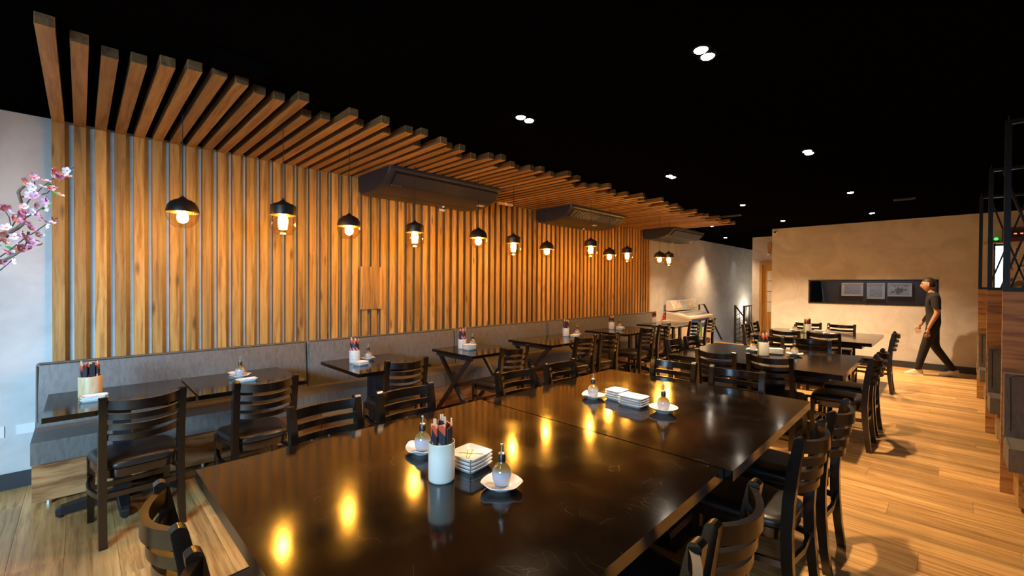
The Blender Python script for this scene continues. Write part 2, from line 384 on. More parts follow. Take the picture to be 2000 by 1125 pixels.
def done(name, bm, mat, parent=None, loc=None, rot=None, smooth=False, bevel=0.0, seg=1, mats=None):
    if bevel:
        es = [e for e in bm.edges if len(e.link_faces) == 2 and e.calc_face_angle(0) > 0.6]
        bmesh.ops.bevel(bm, geom=es, offset=bevel, segments=seg, profile=0.5, affect='EDGES', clamp_overlap=True)
    bmesh.ops.recalc_face_normals(bm, faces=bm.faces)
    me = bpy.data.meshes.new(name); bm.to_mesh(me); bm.free()
    if mats:
        for mm in mats: me.materials.append(mm)
    else:
        me.materials.append(mat)
    if smooth:
        for p in me.polygons: p.use_smooth = True
        if smooth != 'all':
            me.set_sharp_from_angle(angle=math.radians(smooth if smooth is not True else 40))
    o = bpy.data.objects.new(name, me)
    return link(o, parent, loc, rot)

def box(bm, x0, x1, y0, y1, z0, z1, mi=0):
    vs = [bm.verts.new((x, y, z)) for x in (x0, x1) for y in (y0, y1) for z in (z0, z1)]
    for f in ((0, 1, 3, 2), (4, 6, 7, 5), (0, 4, 5, 1), (2, 3, 7, 6), (0, 2, 6, 4), (1, 5, 7, 3)):
        bm.faces.new([vs[i] for i in f]).material_index = mi
    return vs

def bx(*a):
    bm = bmesh.new(); box(bm, *a); return bm

def loft(bm, loops, cap=True, closed=True, mi=0):
    rows = [[bm.verts.new(p) for p in lp] for lp in loops]
    n = len(rows[0])
    for a, b in zip(rows[:-1], rows[1:]):
        for i in range(n if closed else n - 1):
            j = (i + 1) % n
            bm.faces.new((a[i], a[j], b[j], b[i])).material_index = mi
    if cap:
        bm.faces.new(rows[0][::-1]).material_index = mi
        bm.faces.new(rows[-1]).material_index = mi
    return rows

def lathe(bm, prof, n=24, cap=True, wob=None, mi=0):
    loops = []
    for r, z in prof:
        lp = []
        for i in range(n):
            a = 2 * PI * i / n
            rr, zz = (r, z) if wob is None else wob(r, z, a)
            lp.append((rr * math.cos(a), rr * math.sin(a), zz))
        loops.append(lp)
    return loft(bm, loops, cap, mi=mi)

def frames(path):
    out = []
    for i, p in enumerate(path):
        a = Vector(path[max(0, i - 1)]); b = Vector(path[min(len(path) - 1, i + 1)])
        t = (b - a).normalized()
        up = Vector((0, 0, 1)) if abs(t.z) < 0.9 else Vector((0, 1, 0))
        s = t.cross(up).normalized(); u = s.cross(t).normalized()
        out.append((Vector(p), s, u))
    return out

def tube(bm, path, r, n=8, mi=0):
    loops = []
    fr = frames(path)
    for i, (p, s, u) in enumerate(fr):
        rr = r[i] if isinstance(r, (list, tuple)) else r
        loops.append([p + rr * (math.cos(2 * PI * k / n) * s + math.sin(2 * PI * k / n) * u) for k in range(n)])
    loft(bm, loops, mi=mi)

def bar(bm, path, w, h, mi=0):
    loops = []
    for i, (p, s, u) in enumerate(frames(path)):
        ww = w[i] if isinstance(w, (list, tuple)) else w
        hh = h[i] if isinstance(h, (list, tuple)) else h
        loops.append([p + a * s * ww / 2 + b * u * hh / 2 for a, b in ((-1, -1), (1, -1), (1, 1), (-1, 1))])
    loft(bm, loops, mi=mi)

def tag(o, label, cat, group=None, kind=None):
    o['label'] = label; o['category'] = cat
    if group: o['group'] = group
    if kind: o['kind'] = kind
    return o

def empty(name, loc, rz=0.0, label=None, cat=None, group=None):
    o = bpy.data.objects.new(name, None); o.empty_display_size = 0.1
    link(o, None, loc, (0, 0, rz))
    if label: tag(o, label, cat, group)
    return o

def struct(o):
    o['kind'] = 'structure'; return o

def copy_tree(o, parent=None, loc=None, rz=None, label=None, group=None):
    c = o.copy(); COL.objects.link(c)
    if parent is not None: c.parent = parent
    if loc is not None: c.location = loc
    if rz is not None: c.rotation_euler = (0, 0, rz)
    if label: c['label'] = label
    if group: c['group'] = group
    for ch in list(o.children):
        copy_tree(ch, c)
    return c

# ---------------------------------------------------------------- the room
W, YB, H = 6.5, 11.2, 2.84       # right wall, far wall, ceiling
bm = bmesh.new()
box(bm, 0, W, -2.3, 12.55, -0.15, -0.012)
box(bm, 1.18, W, 12.55, 13.0, -0.15, -0.012)
box(bm, 0, 1.18, 12.55, 17.2, -1.9, -1.75)
floor = struct(done('floor', bm, M['plank']))
pl_len, pl_w = 1.62, 0.22
x_cuts = 0
plank_meshes = {}
row = 0
y = -0.95
while y < 11.2 - 0.02:
    off = (row * 0.37 * pl_len) % pl_len
    x = -off
    y1 = min(y + pl_w, 11.2)
    while x < W - 0.01:
        a, b2 = max(x, 0.0), min(x + pl_len, W)
        if b2 - a > 0.05:
            key = (round(b2 - a, 3), round(y1 - y, 3))
            if key not in plank_meshes:
                bm = bx(0, key[0] - 0.0015, 0, key[1] - 0.0015, -0.012, 0.0)
                o = done('floor_plank', bm, M['plank'], floor, (a, y, 0), bevel=0.0008)
                plank_meshes[key] = o.data
            else:
                o = link(bpy.data.objects.new('floor_plank', plank_meshes[key]), floor, (a, y, 0))
        x += pl_len
    y += pl_w; row += 1

struct(done('ceiling', bx(-0.1, W + 0.1, -2.3, 17.2, H, H + 0.1), M['black_ceiling']))
struct(done('trim_1', bx(0.0, 0.02, -2.3, 17.0, H - 0.03, H), M['black_ceiling']))
struct(done('wall_left', bx(-0.12, 0, -2.3, 17.2, -1.9, H), M['plaster']))
# far wall with the long slot opening
bm = bmesh.new()
OX0, OX1, OZ0, OZ1 = 2.79, 4.76, 1.20, 1.66
box(bm, 2.06, OX0, YB, YB + 0.14, 0, H); box(bm, OX1, W, YB, YB + 0.14, 0, H)
box(bm, OX0, OX1, YB, YB + 0.14, 0, OZ0); box(bm, OX0, OX1, YB, YB + 0.14, OZ1, H)
struct(done('wall_far', bm, M['plaster']))
struct(done('wall_kitchen_side', bx(2.06, 2.18, YB + 0.14, 12.82, 0, H), M['plaster']))
struct(done('wall_stair', bx(1.18, 2.18, 12.82, 12.95, 0, H), M['plaster']))
struct(done('wall_stair_side', bx(1.18, 1.30, 12.95, 17.2, -1.9, H), M['plaster']))
struct(done('wall_stair_end', bx(0, 1.18, 17.05, 17.2, -1.9, H), M['plaster']))
struct(done('wall_right', bx(W, W + 0.12, -2.3, YB + 0.14, 0, H), M['plaster']))
struct(done('wall_serving_room', bx(2.92, 5.6, 11.75, 11.85, 0.6, H), M['grey_wall']))
struct(done('wall_serving_back', bx(2.18, 5.6, 12.7, 12.8, 0, H), M['grey_wall']))
struct(done('wall_serving_side', bx(5.6, 5.7, YB + 0.14, 12.8, 0, H), M['grey_wall']))
struct(done('floor_serving_room', bx(2.18, 5.6, YB + 0.14, 12.7, 1.02, 1.06), M['grey_wall']))
# street side wall behind the camera with its window
bm = bmesh.new()
WX0, WX1, WZ0, WZ1 = 2.4, 6.3, 0.2, 2.35
box(bm, 0, WX0, -2.42, -2.3, 0, H); box(bm, WX1, W, -2.42, -2.3, 0, H)
box(bm, WX0, WX1, -2.42, -2.3, 0, WZ0); box(bm, WX0, WX1, -2.42, -2.3, WZ1, H)
struct(done('wall_front', bm, M['plaster']))
bm = bmesh.new()
for a in (WX0, WX0 + 1.5, WX1 - 0.04): box(bm, a, a + 0.04, -2.40, -2.34, WZ0, WZ1)
box(bm, WX0, WX1, -2.40, -2.34, WZ0, WZ0 + 0.04); box(bm, WX0, WX1, -2.40, -2.34, WZ1 - 0.04, WZ1)
win = struct(done('window_1', bm, M['black_metal']))
done('window_pane', bx(WX0, WX1, -2.375, -2.369, WZ0, WZ1), M['clear_glass'], win)
struct(done('baseboard_left', bx(0, 0.014, -2.3, -0.26, 0, 0.12), M['skirting'], bevel=0.002))
struct(done('baseboard_left', bx(0, 0.014, 9.55, 12.5, 0, 0.12), M['skirting'], bevel=0.002))
struct(done('baseboard_far', bx(2.06, W, YB - 0.014, YB, 0, 0.12), M['skirting'], bevel=0.002))
bm = bmesh.new()   # dark lining of the slot opening
for a in ((OX0, OX1, OZ0 - 0.02, OZ0 + 0.004), (OX0, OX1, OZ1 - 0.004, OZ1 + 0.02)):
    box(bm, a[0] - 0.02, a[1] + 0.02, YB - 0.012, YB + 0.15, a[2], a[3])
for a in ((OX0 - 0.02, OX0 + 0.004), (OX1 - 0.004, OX1 + 0.02)):
    box(bm, a[0], a[1], YB - 0.012, YB + 0.15, OZ0, OZ1)
struct(done('trim_2', bm, M['black_metal']))
# door in the stair wall
dr = struct(done('door_1', bx(1.44, 1.98, 12.78, 12.82, 0, 2.10), M['doorwood']))
for a in ((1.374, 1.44, 0, 2.17), (1.98, 2.05, 0, 2.17), (1.44, 1.98, 2.10, 2.17)):
    done('door_frame', bx(a[0], a[1], 12.74, 12.82, a[2], a[3]), M['doorwood'], dr, bevel=0.004)
for k in range(4):
    z0 = 0.86 + k * 0.275
    done('glass_pane', bx(1.56, 1.66, 12.772, 12.78, z0, z0 + 0.25), M['white_plastic'], dr, bevel=0.003)
# seams in the dark ceiling
for k, (a, b2) in enumerate(((1.2, 1.204), (3.6, 3.604))):
    pass

# ---------------------------------------------------------------- slat screen (wall slats + ceiling beams)
TIPS = {}
for i, x in enumerate([1.838,1.741,1.659,1.687,1.762,1.814,1.849,1.813,1.73,1.724,1.834,1.548,1.6,1.816,1.656,1.848,1.654,1.798,1.84,1.544,1.781,1.7,1.739,1.535,1.612,1.74,1.79,1.545,1.681,1.63,1.731,1.781,1.571,1.716,1.874,1.728,1.827,1.637,1.582,1.673,1.77,1.873,1.575,1.665,1.715,1.622,1.775,1.64,1.886,1.732,1.778,1.60,1.938,1.686,1.587,1.851,1.752,1.891,1.706,1.832,1.593,1.774,1.66,1.896,1.72,1.765,1.60,1.817,1.866,1.675,1.718,1.924,1.66,1.784,1.827,1.728,1.911,1.70,1.79,1.881]):
    TIPS[i] = x
SX, SW, PITCH_Y, NS = 0.050, 0.070, 0.1193, 80
BZ = 2.78
def dark_sided(x0, x1, y0, y1, z0, z1):  # box whose side faces and beam tips take the darker wood colour
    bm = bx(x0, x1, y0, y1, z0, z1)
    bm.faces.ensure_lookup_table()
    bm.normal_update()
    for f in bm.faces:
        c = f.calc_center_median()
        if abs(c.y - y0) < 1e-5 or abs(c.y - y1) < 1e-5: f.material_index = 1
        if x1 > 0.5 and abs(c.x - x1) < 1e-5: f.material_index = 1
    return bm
screen = empty('slat_screen', (0, -0.157, 0), 0, 'oak slat screen running up the left wall and bending over as ceiling beams', 'slat screen')
me_s = None
for i in range(NS):
    y0 = i * PITCH_Y
    if me_s is None:
        o = done('wall_slat', dark_sided(0, SX, 0, SW, 0.05, BZ), None, screen, (0.001, y0, 0), bevel=0.002, mats=(M['slat'], M['slat_side'])); me_s = o.data
    else:
        link(bpy.data.objects.new('wall_slat', me_s), screen, (0.001, y0, 0))
    t = TIPS[i]
    done('ceiling_beam', dark_sided(0, t - 0.001, 0, SW, BZ, H - 0.002), None, screen, (0.001, y0, 0), bevel=0.002, mats=(M['beam'], M['beam_side']))
# hatch covering part of the screen
hatch = empty('wall_hatch', (0.060, 2.32, 1.243), 0, 'small square wooden hatch set flush over the slats below the third pendant', 'hatch')
yy = 0.0
for wv in (0.05, 0.07, 0.05, 0.07, 0.03):
    done('hatch_board', bx(0, 0.014, 0, wv - 0.0012, 0, 0.505), M['hatchwood'], hatch, (0, yy, 0), bevel=0.001); yy += wv

# ---------------------------------------------------------------- banquette along the slat wall
seams = [-0.245, 1.695, 3.645, 5.59, 7.52, 9.45]
bl = ['leftmost grey leatherette banquette section beside the bare plaster wall end', 'second banquette section from the left, behind the table with two white dishes',
      'middle banquette section of grey leatherette behind the cross-legged table', 'fourth banquette section from the left along the slat wall', 'farthest banquette section ending beside the ice cream freezer']

def cushion(bm, x0, x1, y0, y1, z0, z1, r=0.025, puff=0.012, nx=5, ny=12):
    box(bm, x0, x1, y0, y1, z0, z1)
for i in range(5):
    a, b2 = seams[i] + 0.004, seams[i + 1] - 0.004
    L_ = b2 - a
    e = empty('banquette', (0.060, a, 0), 0, bl[i], 'banquette', 'banquette sections along the slat wall')
    done('plinth', bx(0.03, 0.48, 0.0, L_, 0.035, 0.315), M['benchwood'], e, bevel=0.003)
    for yy in (0.08, L_ / 2, L_ - 0.08):
        bm = bmesh.new()
        lathe_loops = [(0.014, 0.0), (0.014, 0.036)]
        for xx in (0.45,):
            loft(bm, [[(xx + r * math.cos(k * PI / 4), yy + r * math.sin(k * PI / 4), z) for k in range(8)] for r, z in lathe_loops])
        done('foot_glide', bm, M['chrome'], e)
    bm = bx(0.045, 0.555, -0.002, L_ + 0.002, 0.315, 0.465)
    done('seat_cushion', bm, M['leather'], e, bevel=0.022, seg=3, smooth=True)
    # back cushion, slightly leaning
    bm = bmesh.new()
    loft(bm, [[(0.0, yy, 0.40), (0.115, yy, 0.44), (0.100, yy, 0.70), (0.075, yy, 0.935), (0.0, yy, 0.935)] for yy in (0.0, L_)])
    bmesh.ops.recalc_face_normals(bm, faces=bm.faces)
    done('back_cushion', bm, M['leather'], e, bevel=0.02, seg=3, smooth=True)
    for nm, path in (('piping', [(0.079, 0.022, 0.926), (0.079, L_ - 0.022, 0.926)]), ('piping', [(0.108, 0.012, 0.50), (0.083, 0.010, 0.915)]), ('piping', [(0.108, L_ - 0.012, 0.50), (0.083, L_ - 0.010, 0.915)]),
                     ('piping', [(0.549, 0.015, 0.459), (0.549, L_ - 0.015, 0.459)]), ('piping', [(0.13, 0.004, 0.461), (0.54, 0.004, 0.461)])):
        bm = bmesh.new(); tube(bm, path, 0.0035, 6); done(nm, bm, M['piping'], e)

# ---------------------------------------------------------------- chairs
def make_chair(label, group=None):
    t = empty('dining_chair', (0, 0, 0), 0, label, 'chair', group)
    LQ = M['lacquer']
    # seat outline: a rounded trapezoid
    def outline(s, z, n=36):
        pts = []
        for k in range(n):
            a = 2 * PI * k / n
            ca, sa = math.cos(a), math.sin(a)
            ex = 0.42
            px = math.copysign(abs(ca) ** ex, ca); py = math.copysign(abs(sa) ** ex, sa)
            wx = 0.205 + 0.022 * py
            pts.append((px * wx * s, 0.015 + py * 0.215 * s, z))
        return pts
    bm = bmesh.new()
    loft(bm, [outline(0.95, 0.425), outline(0.99, 0.434), outline(1.0, 0.446), outline(0.985, 0.460), outline(0.93, 0.471), outline(0.80, 0.478), outline(0.4, 0.481)])
    done('seat', bm, M['vinyl_black'], t, smooth='all')
    bm = bmesh.new()
    loft(bm, [outline(0.95, 0.375), outline(0.96, 0.380), outline(0.96, 0.424)])
    done('seat_frame', bm, LQ, t, smooth=True)
    # rear legs run up into the back posts
    pth = [(-0.240, 0.0), (-0.222, 0.14), (-0.207, 0.30), (-0.203, 0.44), (-0.210, 0.58), (-0.228, 0.74), (-0.250, 0.862)]
    for sx in (-1, 1):
        bm = bmesh.new(); loops = []
        for yy, z in pth:
            w = 0.038; dd = 0.047 if 0.2 < z < 0.86 else 0.040
            xx = sx * (0.186 + 0.004 * abs(z - 0.45))
            loops.append([(xx - w / 2, yy - dd / 2, z), (xx + w / 2, yy - dd / 2, z), (xx + w / 2, yy + dd / 2, z), (xx - w / 2, yy + dd / 2, z)])
        for f, dz in ((0.80, 0.872), (0.45, 0.879), (0.12, 0.882)):
            xx = sx * 0.188; w = 0.038; dd = 0.046 * f; yy = -0.252
            loops.append([(xx - w / 2, yy - dd / 2, dz), (xx + w / 2, yy - dd / 2, dz), (xx + w / 2, yy + dd / 2, dz), (xx - w / 2, yy + dd / 2, dz)])
        loft(bm, loops)
        done('leg', bm, LQ, t, smooth=35, bevel=0.003)
    for sx in (-1, 1):
        bm = bmesh.new()
        bar(bm, [(sx * 0.196, 0.205, 0.0), (sx * 0.192, 0.198, 0.43)], [0.032, 0.041], [0.032, 0.041])
        done('leg', bm, LQ, t, bevel=0.003)
    # curved back rails
    for z0, z1, bul in ((0.808, 0.864, 0.066), (0.748, 0.783, 0.062), (0.684, 0.719, 0.058), (0.622, 0.656, 0.054)):
        zc, hh = (z0 + z1) / 2, z1 - z0
        yb = -0.210 - (zc - 0.58) * 0.145
        path = []
        for k in range(13):
            u = -1 + 2 * k / 12
            path.append((u * 0.176, yb - bul * (1 - u * u) + 0.004, zc - 0.011 * (1 - u * u)))
        bm = bmesh.new(); loops = []
        fr = frames(path)
        for p, s, u in fr:
            s = Vector((s.x, s.y, 0)).normalized()
            loops.append([p + a * s * 0.0115 + b3 * Vector((0, 0, 1)) * hh / 2 for a, b3 in ((-1, -1), (1, -1), (1, 1), (-1, 1))])
        loft(bm, loops)
        done('back_rail', bm, LQ, t, bevel=0.003, smooth=35)
    # stretchers
    for sx in (-1, 1):
        path = []
        for k in range(9):
            u = k / 8
            path.append((sx * (0.190 + 0.035 * math.sin(PI * u)), 0.195 + (-0.208 - 0.195) * u, 0.29))
        bm = bmesh.new(); bar(bm, path, 0.018, 0.030); done('stretcher', bm, LQ, t, bevel=0.002, smooth=35)
    bm = bmesh.new(); bar(bm, [(-0.176, -0.208, 0.29), (0, -0.222, 0.29), (0.176, -0.208, 0.29)], 0.018, 0.030); done('stretcher', bm, LQ, t, bevel=0.002)
    bm = bmesh.new(); bar(bm, [(-0.18, 0.198, 0.22), (0.18, 0.198, 0.22)], 0.018, 0.028); done('stretcher', bm, LQ, t, bevel=0.002)
    return t

# back-post line centre (x, y), heading: angle of the facing direction (0 = +y) measured ccw
CH = [
 (1.47, 0.275, 95, 'black ladder-back chair at the leftmost wall table, nearest the left picture edge'),
 (1.54, 0.93, 92, 'black ladder-back chair at the wall table holding only a sauce bottle and two dishes'),
 (1.51, 2.07, 86, 'black ladder-back chair at the twin-post wall table behind the big table'),
 (1.61, 3.34, 90, 'black ladder-back chair at the first cross-legged wall table'),
 (1.57, 4.70, 86, 'left one of two chairs at the longer cross-legged wall table'),
 (1.60, 5.22, 84, 'right one of two chairs at the longer cross-legged wall table'),
 (1.53, 6.44, 88, 'left one of two chairs at the wall table before the freezer table'),
 (1.48, 7.12, 90, 'right one of two chairs at the wall table before the freezer table'),
 (1.54, 8.25, 86, 'black chair in front of the ice cream freezer, nearer the pendants'),
 (1.54, 9.02, 88, 'black chair in front of the ice cream freezer, farther of the two'),
 (2.42, 0.99, -87, 'black chair pushed in at the wall side of the big table, nearest of four'),
 (2.43, 1.50, -90, 'black chair pushed in at the wall side of the big table, second of four'),
 (2.52, 2.43, -92, 'black chair pushed in at the wall side of the big table, third of four'),
 (2.52, 2.98, -90, 'black chair pushed in at the wall side of the big table, farthest of four'),
 (3.18, 3.78, 180, 'left chair at the far end of the big table, blue sheen on rails'),
 (3.71, 3.78, 182, 'right chair at the far end of the big table, blue sheen on rails'),
 (3.22, 4.66, -2, 'chair at the near end of the middle table group, left of two'),
 (3.70, 4.73, -2, 'chair at the near end of the middle table group, right of two'),
 (2.47, 5.32, -88, 'dark chair at the wall side of the middle table group, nearer one'),
 (2.49, 5.80, -90, 'dark chair at the wall side of the middle table group, farther one'),
 (3.18, 6.63, 180, 'chair at the far end of the middle table group, left of two'),
 (3.68, 6.68, 188, 'chair at the far end of the middle table group, right of two'),
 (4.42, 5.39, 90, 'chair at the aisle side of the middle table group, nearer of two'),
 (4.42, 5.96, 90, 'chair at the aisle side of the middle table group, farther of two'),
 (4.46, 0.96, 90, 'aisle-side chair of the big table closest to the camera, cut by the bottom edge'),
 (4.455, 1.46, 90, 'aisle-side chair of the big table, second from the camera'),
 (4.47, 2.44, 88, 'aisle-side chair of the big table, third from the camera'),
 (4.49, 3.03, 89, 'aisle-side chair of the big table, farthest from the camera'),
 (3.245, 0.19, 0, 'chair at the near short end of the big table, back seen at bottom left'),
 (3.78, 0.20, 0, 'chair at the near short end of the big table beside the first, mostly cut off'),
 (4.36, 8.42, 92, 'chair alone at the aisle side of the farthest table, seen from the side'),
 (3.09, 9.55, 184, 'chair behind the farthest table against the plaster wall, left one'),
 (3.58, 9.58, 178, 'chair behind the farthest table against the plaster wall, right one'),
 (3.15, 7.64, -3, 'chair at the near side of the farthest table, left one'),
 (3.64, 7.66, 2, 'chair at the near side of the farthest table, right one'),
 (2.41, 8.30, -88, 'chair at the stair side of the farthest table, nearer one'),
 (2.37, 8.90, -90, 'chair at the stair side of the farthest table, farther one'),
]
proto = None
for (x, y, ang, lab) in CH:
    a = math.radians(ang)
    # local facing +y ; the post line sits at local y = -0.25
    off = Matrix.Rotation(a, 3, 'Z') @ Vector((0, -0.25, 0))
    loc = (x - off.x, y - off.y, 0)
    if proto is None:
        proto = make_chair(lab, 'black ladder-back dining chairs'); proto.location = loc; proto.rotation_euler = (0, 0, a)
    else:
        copy_tree(proto, None, loc, a, lab)

# ---------------------------------------------------------------- tables
TH = 0.75
def top(name, x0, x1, y0, y1, th, parent, ox, oy, bev=0.006):
    return done(name, bx(x0 - ox, x1 - ox, y0 - oy, y1 - oy, TH - th, TH), M['table'], parent, bevel=bev, seg=2, smooth=30)

def post_table(x0, x1, y0, y1, label, pairs=1):
    ox, oy = (x0 + x1) / 2, (y0 + y1) / 2
    t = empty('small_table', (ox, oy, 0), 0, label, 'table', 'small dark tables along the banquette')
    top('tabletop', x0, x1, y0, y1, 0.032, t, ox, oy)
    ys = [0.0] if pairs == 1 else [-0.33, 0.33]
    for yc in ys:
        done('top_plate', bx(-0.24, 0.24, yc - 0.04, yc + 0.04, TH - 0.062, TH - 0.032), M['charcoal_metal'], t, bevel=0.004)
        for xx in (-0.07, 0.07):
            done('post', bx(xx - 0.018, xx + 0.018, yc - 0.045, yc + 0.045, 0.07, TH - 0.05), M['charcoal_metal'], t, bevel=0.003)
        # cross foot of four tapering arms
        for k in range(4):
            a = PI / 2 * k
            bm = bmesh.new()
            loft(bm, [[(u, -w, z0), (u, w, z0), (u, w, z1), (u, -w, z1)] for u, w, z0, z1 in ((0.0, 0.032, 0.03, 0.105), (0.10, 0.032, 0.03, 0.10), (0.30, 0.026, 0.015, 0.075), (0.325, 0.022, 0.012, 0.055))])
            bmesh.ops.rotate(bm, verts=bm.verts, matrix=Matrix.Rotation(a, 3, 'Z'))
            bmesh.ops.translate(bm, verts=bm.verts, vec=(0, yc, 0))
            f = done('foot_arm', bm, M['charcoal_metal'], t, bevel=0.005)
            bm = bmesh.new(); lathe(bm, [(0.014, 0.0), (0.016, 0.014)], 10)
            done('glide', bm, M['rubber'], f, (0.30 * math.cos(a), yc + 0.30 * math.sin(a), 0))
    return t

def cross_table(x0, x1, y0, y1, label):
    ox, oy = (x0 + x1) / 2, (y0 + y1) / 2
    t = empty('cross_legged_table', (ox, oy, 0), 0, label, 'table', 'small dark tables along the banquette')
    top('tabletop', x0, x1, y0, y1, 0.032, t, ox, oy)
    hx = (x1 - x0) / 2 - 0.06
    for yc in (y0 - oy + 0.045, y1 - oy - 0.06):
        done('top_plate', bx(-hx, hx, yc - 0.02, yc + 0.02, TH - 0.07, TH - 0.032), M['charcoal_metal'], t, bevel=0.003)
        for s, dy in ((1, -0.019), (-1, 0.019)):
            bm = bmesh.new()
            bar(bm, [(-s * hx * 0.98, yc + dy, 0.0), (s * hx * 0.92, yc + dy, TH - 0.06)], 0.034, 0.042)
            done('leg', bm, M['charcoal_metal'], t, bevel=0.003)
    done('stretcher', bx(-0.02, 0.02, y0 - oy + 0.09, y1 - oy - 0.09, 0.33, 0.375), M['charcoal_metal'], t, bevel=0.003)
    return t

def big_table(x0, x1, y0, y1, label, rz=0.0, bevel=0.008, ped=0.30):
    ox, oy = (x0 + x1) / 2, (y0 + y1) / 2
    t = empty('large_table', (ox, oy, 0), rz, label, 'table', 'large square tables in the middle of the room')
    top('tabletop', x0, x1, y0, y1, 0.048, t, ox, oy, bevel)
    done('apron', bx(x0 - ox + 0.12, x1 - ox - 0.12, y0 - oy + 0.12, y1 - oy - 0.12, TH - 0.10, TH - 0.048), M['lacquer'], t, bevel=0.003)
    bm = bmesh.new()
    loft(bm, [[(-a, -a, z), (a, -a, z), (a, a, z), (-a, a, z)] for a, z in ((ped, 0.03), (ped - 0.02, 0.06), (ped - 0.06, TH - 0.10))])
    done('pedestal', bm, M['lacquer'], t, bevel=0.006)
    done('plinth', bx(-ped - 0.05, ped + 0.05, -ped - 0.05, ped + 0.05, 0, 0.035), M['lacquer'], t, bevel=0.006)
    return t

R6 = math.radians(0.7)
post_table(0.43, 1.20, -0.165, 0.572, 'leftmost wall table, with the bamboo-coloured chopstick cup on it')
post_table(0.43, 1.20, 0.585, 1.32, 'wall table joined to the leftmost one, holding a sauce bottle between two dishes')
post_table(0.42, 1.27, 1.73, 2.49, 'twin-post wall table just behind the big table, spotted cup on it')
cross_table(0.45, 1.22, 3.06, 3.80, 'smaller cross-legged wall table with a stack of striped square dishes')
cross_table(0.45, 1.27, 4.37, 5.62, 'longer cross-legged wall table with two chairs')
post_table(0.45, 1.27, 6.24, 7.46, 'long wall table between the cross-legged table and the freezer table', 2)
post_table(0.44, 1.24, 8.03, 9.30, 'farthest wall table crowded with condiments and a red item', 2)
big_table(2.655, 4.245, 0.355, 1.972, 'nearest large black table, tall cream chopstick cup standing on it', R6)
big_table(2.675, 4.262, 1.982, 3.572, 'second large black table joined to the nearest, two dish stacks on it', R6)
big_table(2.64, 4.25, 4.82, 6.30, 'large black table in the middle of the room with a green-striped cup', R6)
big_table(2.60, 4.17, 7.80, 9.40, 'farthest large black table in front of the plaster wall', 0.0)

# ---------------------------------------------------------------- pendants
def make_pendant(kind, label):
    t = empty('pendant_lamp', (0, 0, 0), 0, label, 'pendant lamp', 'glass pendant lamps in front of the slat wall')
    bm = bmesh.new()
    if kind == 'ball':
        cap = [(0.010, 0.232), (0.010, 0.224), (0.018, 0.219), (0.026, 0.213), (0.030, 0.207), (0.052, 0.200), (0.076, 0.184), (0.093, 0.158), (0.101, 0.128), (0.1025, 0.108)]
        inner = [(0.0995, 0.108), (0.097, 0.130), (0.088, 0.155), (0.070, 0.178), (0.02, 0.195)]
        gl = [(0.1005, 0.109), (0.100, 0.09), (0.092, 0.058), (0.078, 0.030), (0.058, 0.008), (0.050, 0.0), (0.0, 0.0)]
        zb = 0.10
    else:
        cap = [(0.010, 0.285), (0.010, 0.272), (0.016, 0.268), (0.022, 0.262), (0.030, 0.256), (0.050, 0.246), (0.078, 0.234), (0.090, 0.226), (0.092, 0.218), (0.092, 0.150)]
        inner = [(0.089, 0.150), (0.089, 0.216), (0.074, 0.230), (0.02, 0.245)]
        gl = [(0.093, 0.150), (0.095, 0.10), (0.095, 0.052), (0.088, 0.036), (0.070, 0.028), (0.066, 0.010), (0.062, 0.0), (0.0, 0.0)]
        zb = 0.135
    n = 32
    lathe(bm, cap + inner, n, cap=False)
    done('shade_cap', bm, M['bronze'], t, smooth=50)
    bm = bmesh.new(); rows = lathe(bm, gl[:-1], n, cap=False); bm.faces.new(rows[-1])
    done('glass_shade', bm, M['amber_glass'], t, smooth='all')
    bm = bmesh.new()
    if kind == 'ball':
        bp = [(0.004, 0.030), (0.020, 0.036), (0.032, 0.050), (0.037, 0.070), (0.032, 0.092), (0.020, 0.112), (0.014, 0.125)]
    else:
        bp = [(0.004, 0.050), (0.016, 0.055), (0.026, 0.070), (0.034, 0.095), (0.035, 0.115), (0.029, 0.138), (0.018, 0.160), (0.014, 0.170)]
    lathe(bm, bp, 20)
    bo = done('bulb', bm, M['bulb'], t, smooth='all')
    bm = bmesh.new(); lathe(bm, [(0.017, bp[-1][1] - 0.004), (0.017, cap[0][1] - 0.04)], 14); done('socket', bm, M['bronze'], t, smooth=40)
    bm = bmesh.new(); zt = cap[0][1]; tube(bm, [(0, 0, zt - 0.005), (0, 0, zt + 0.4), (0, 0, 0.84 if kind == 'ball' else 0.84)], 0.0028, 6)
    done('cord', bm, M['cord'], t)
    return t

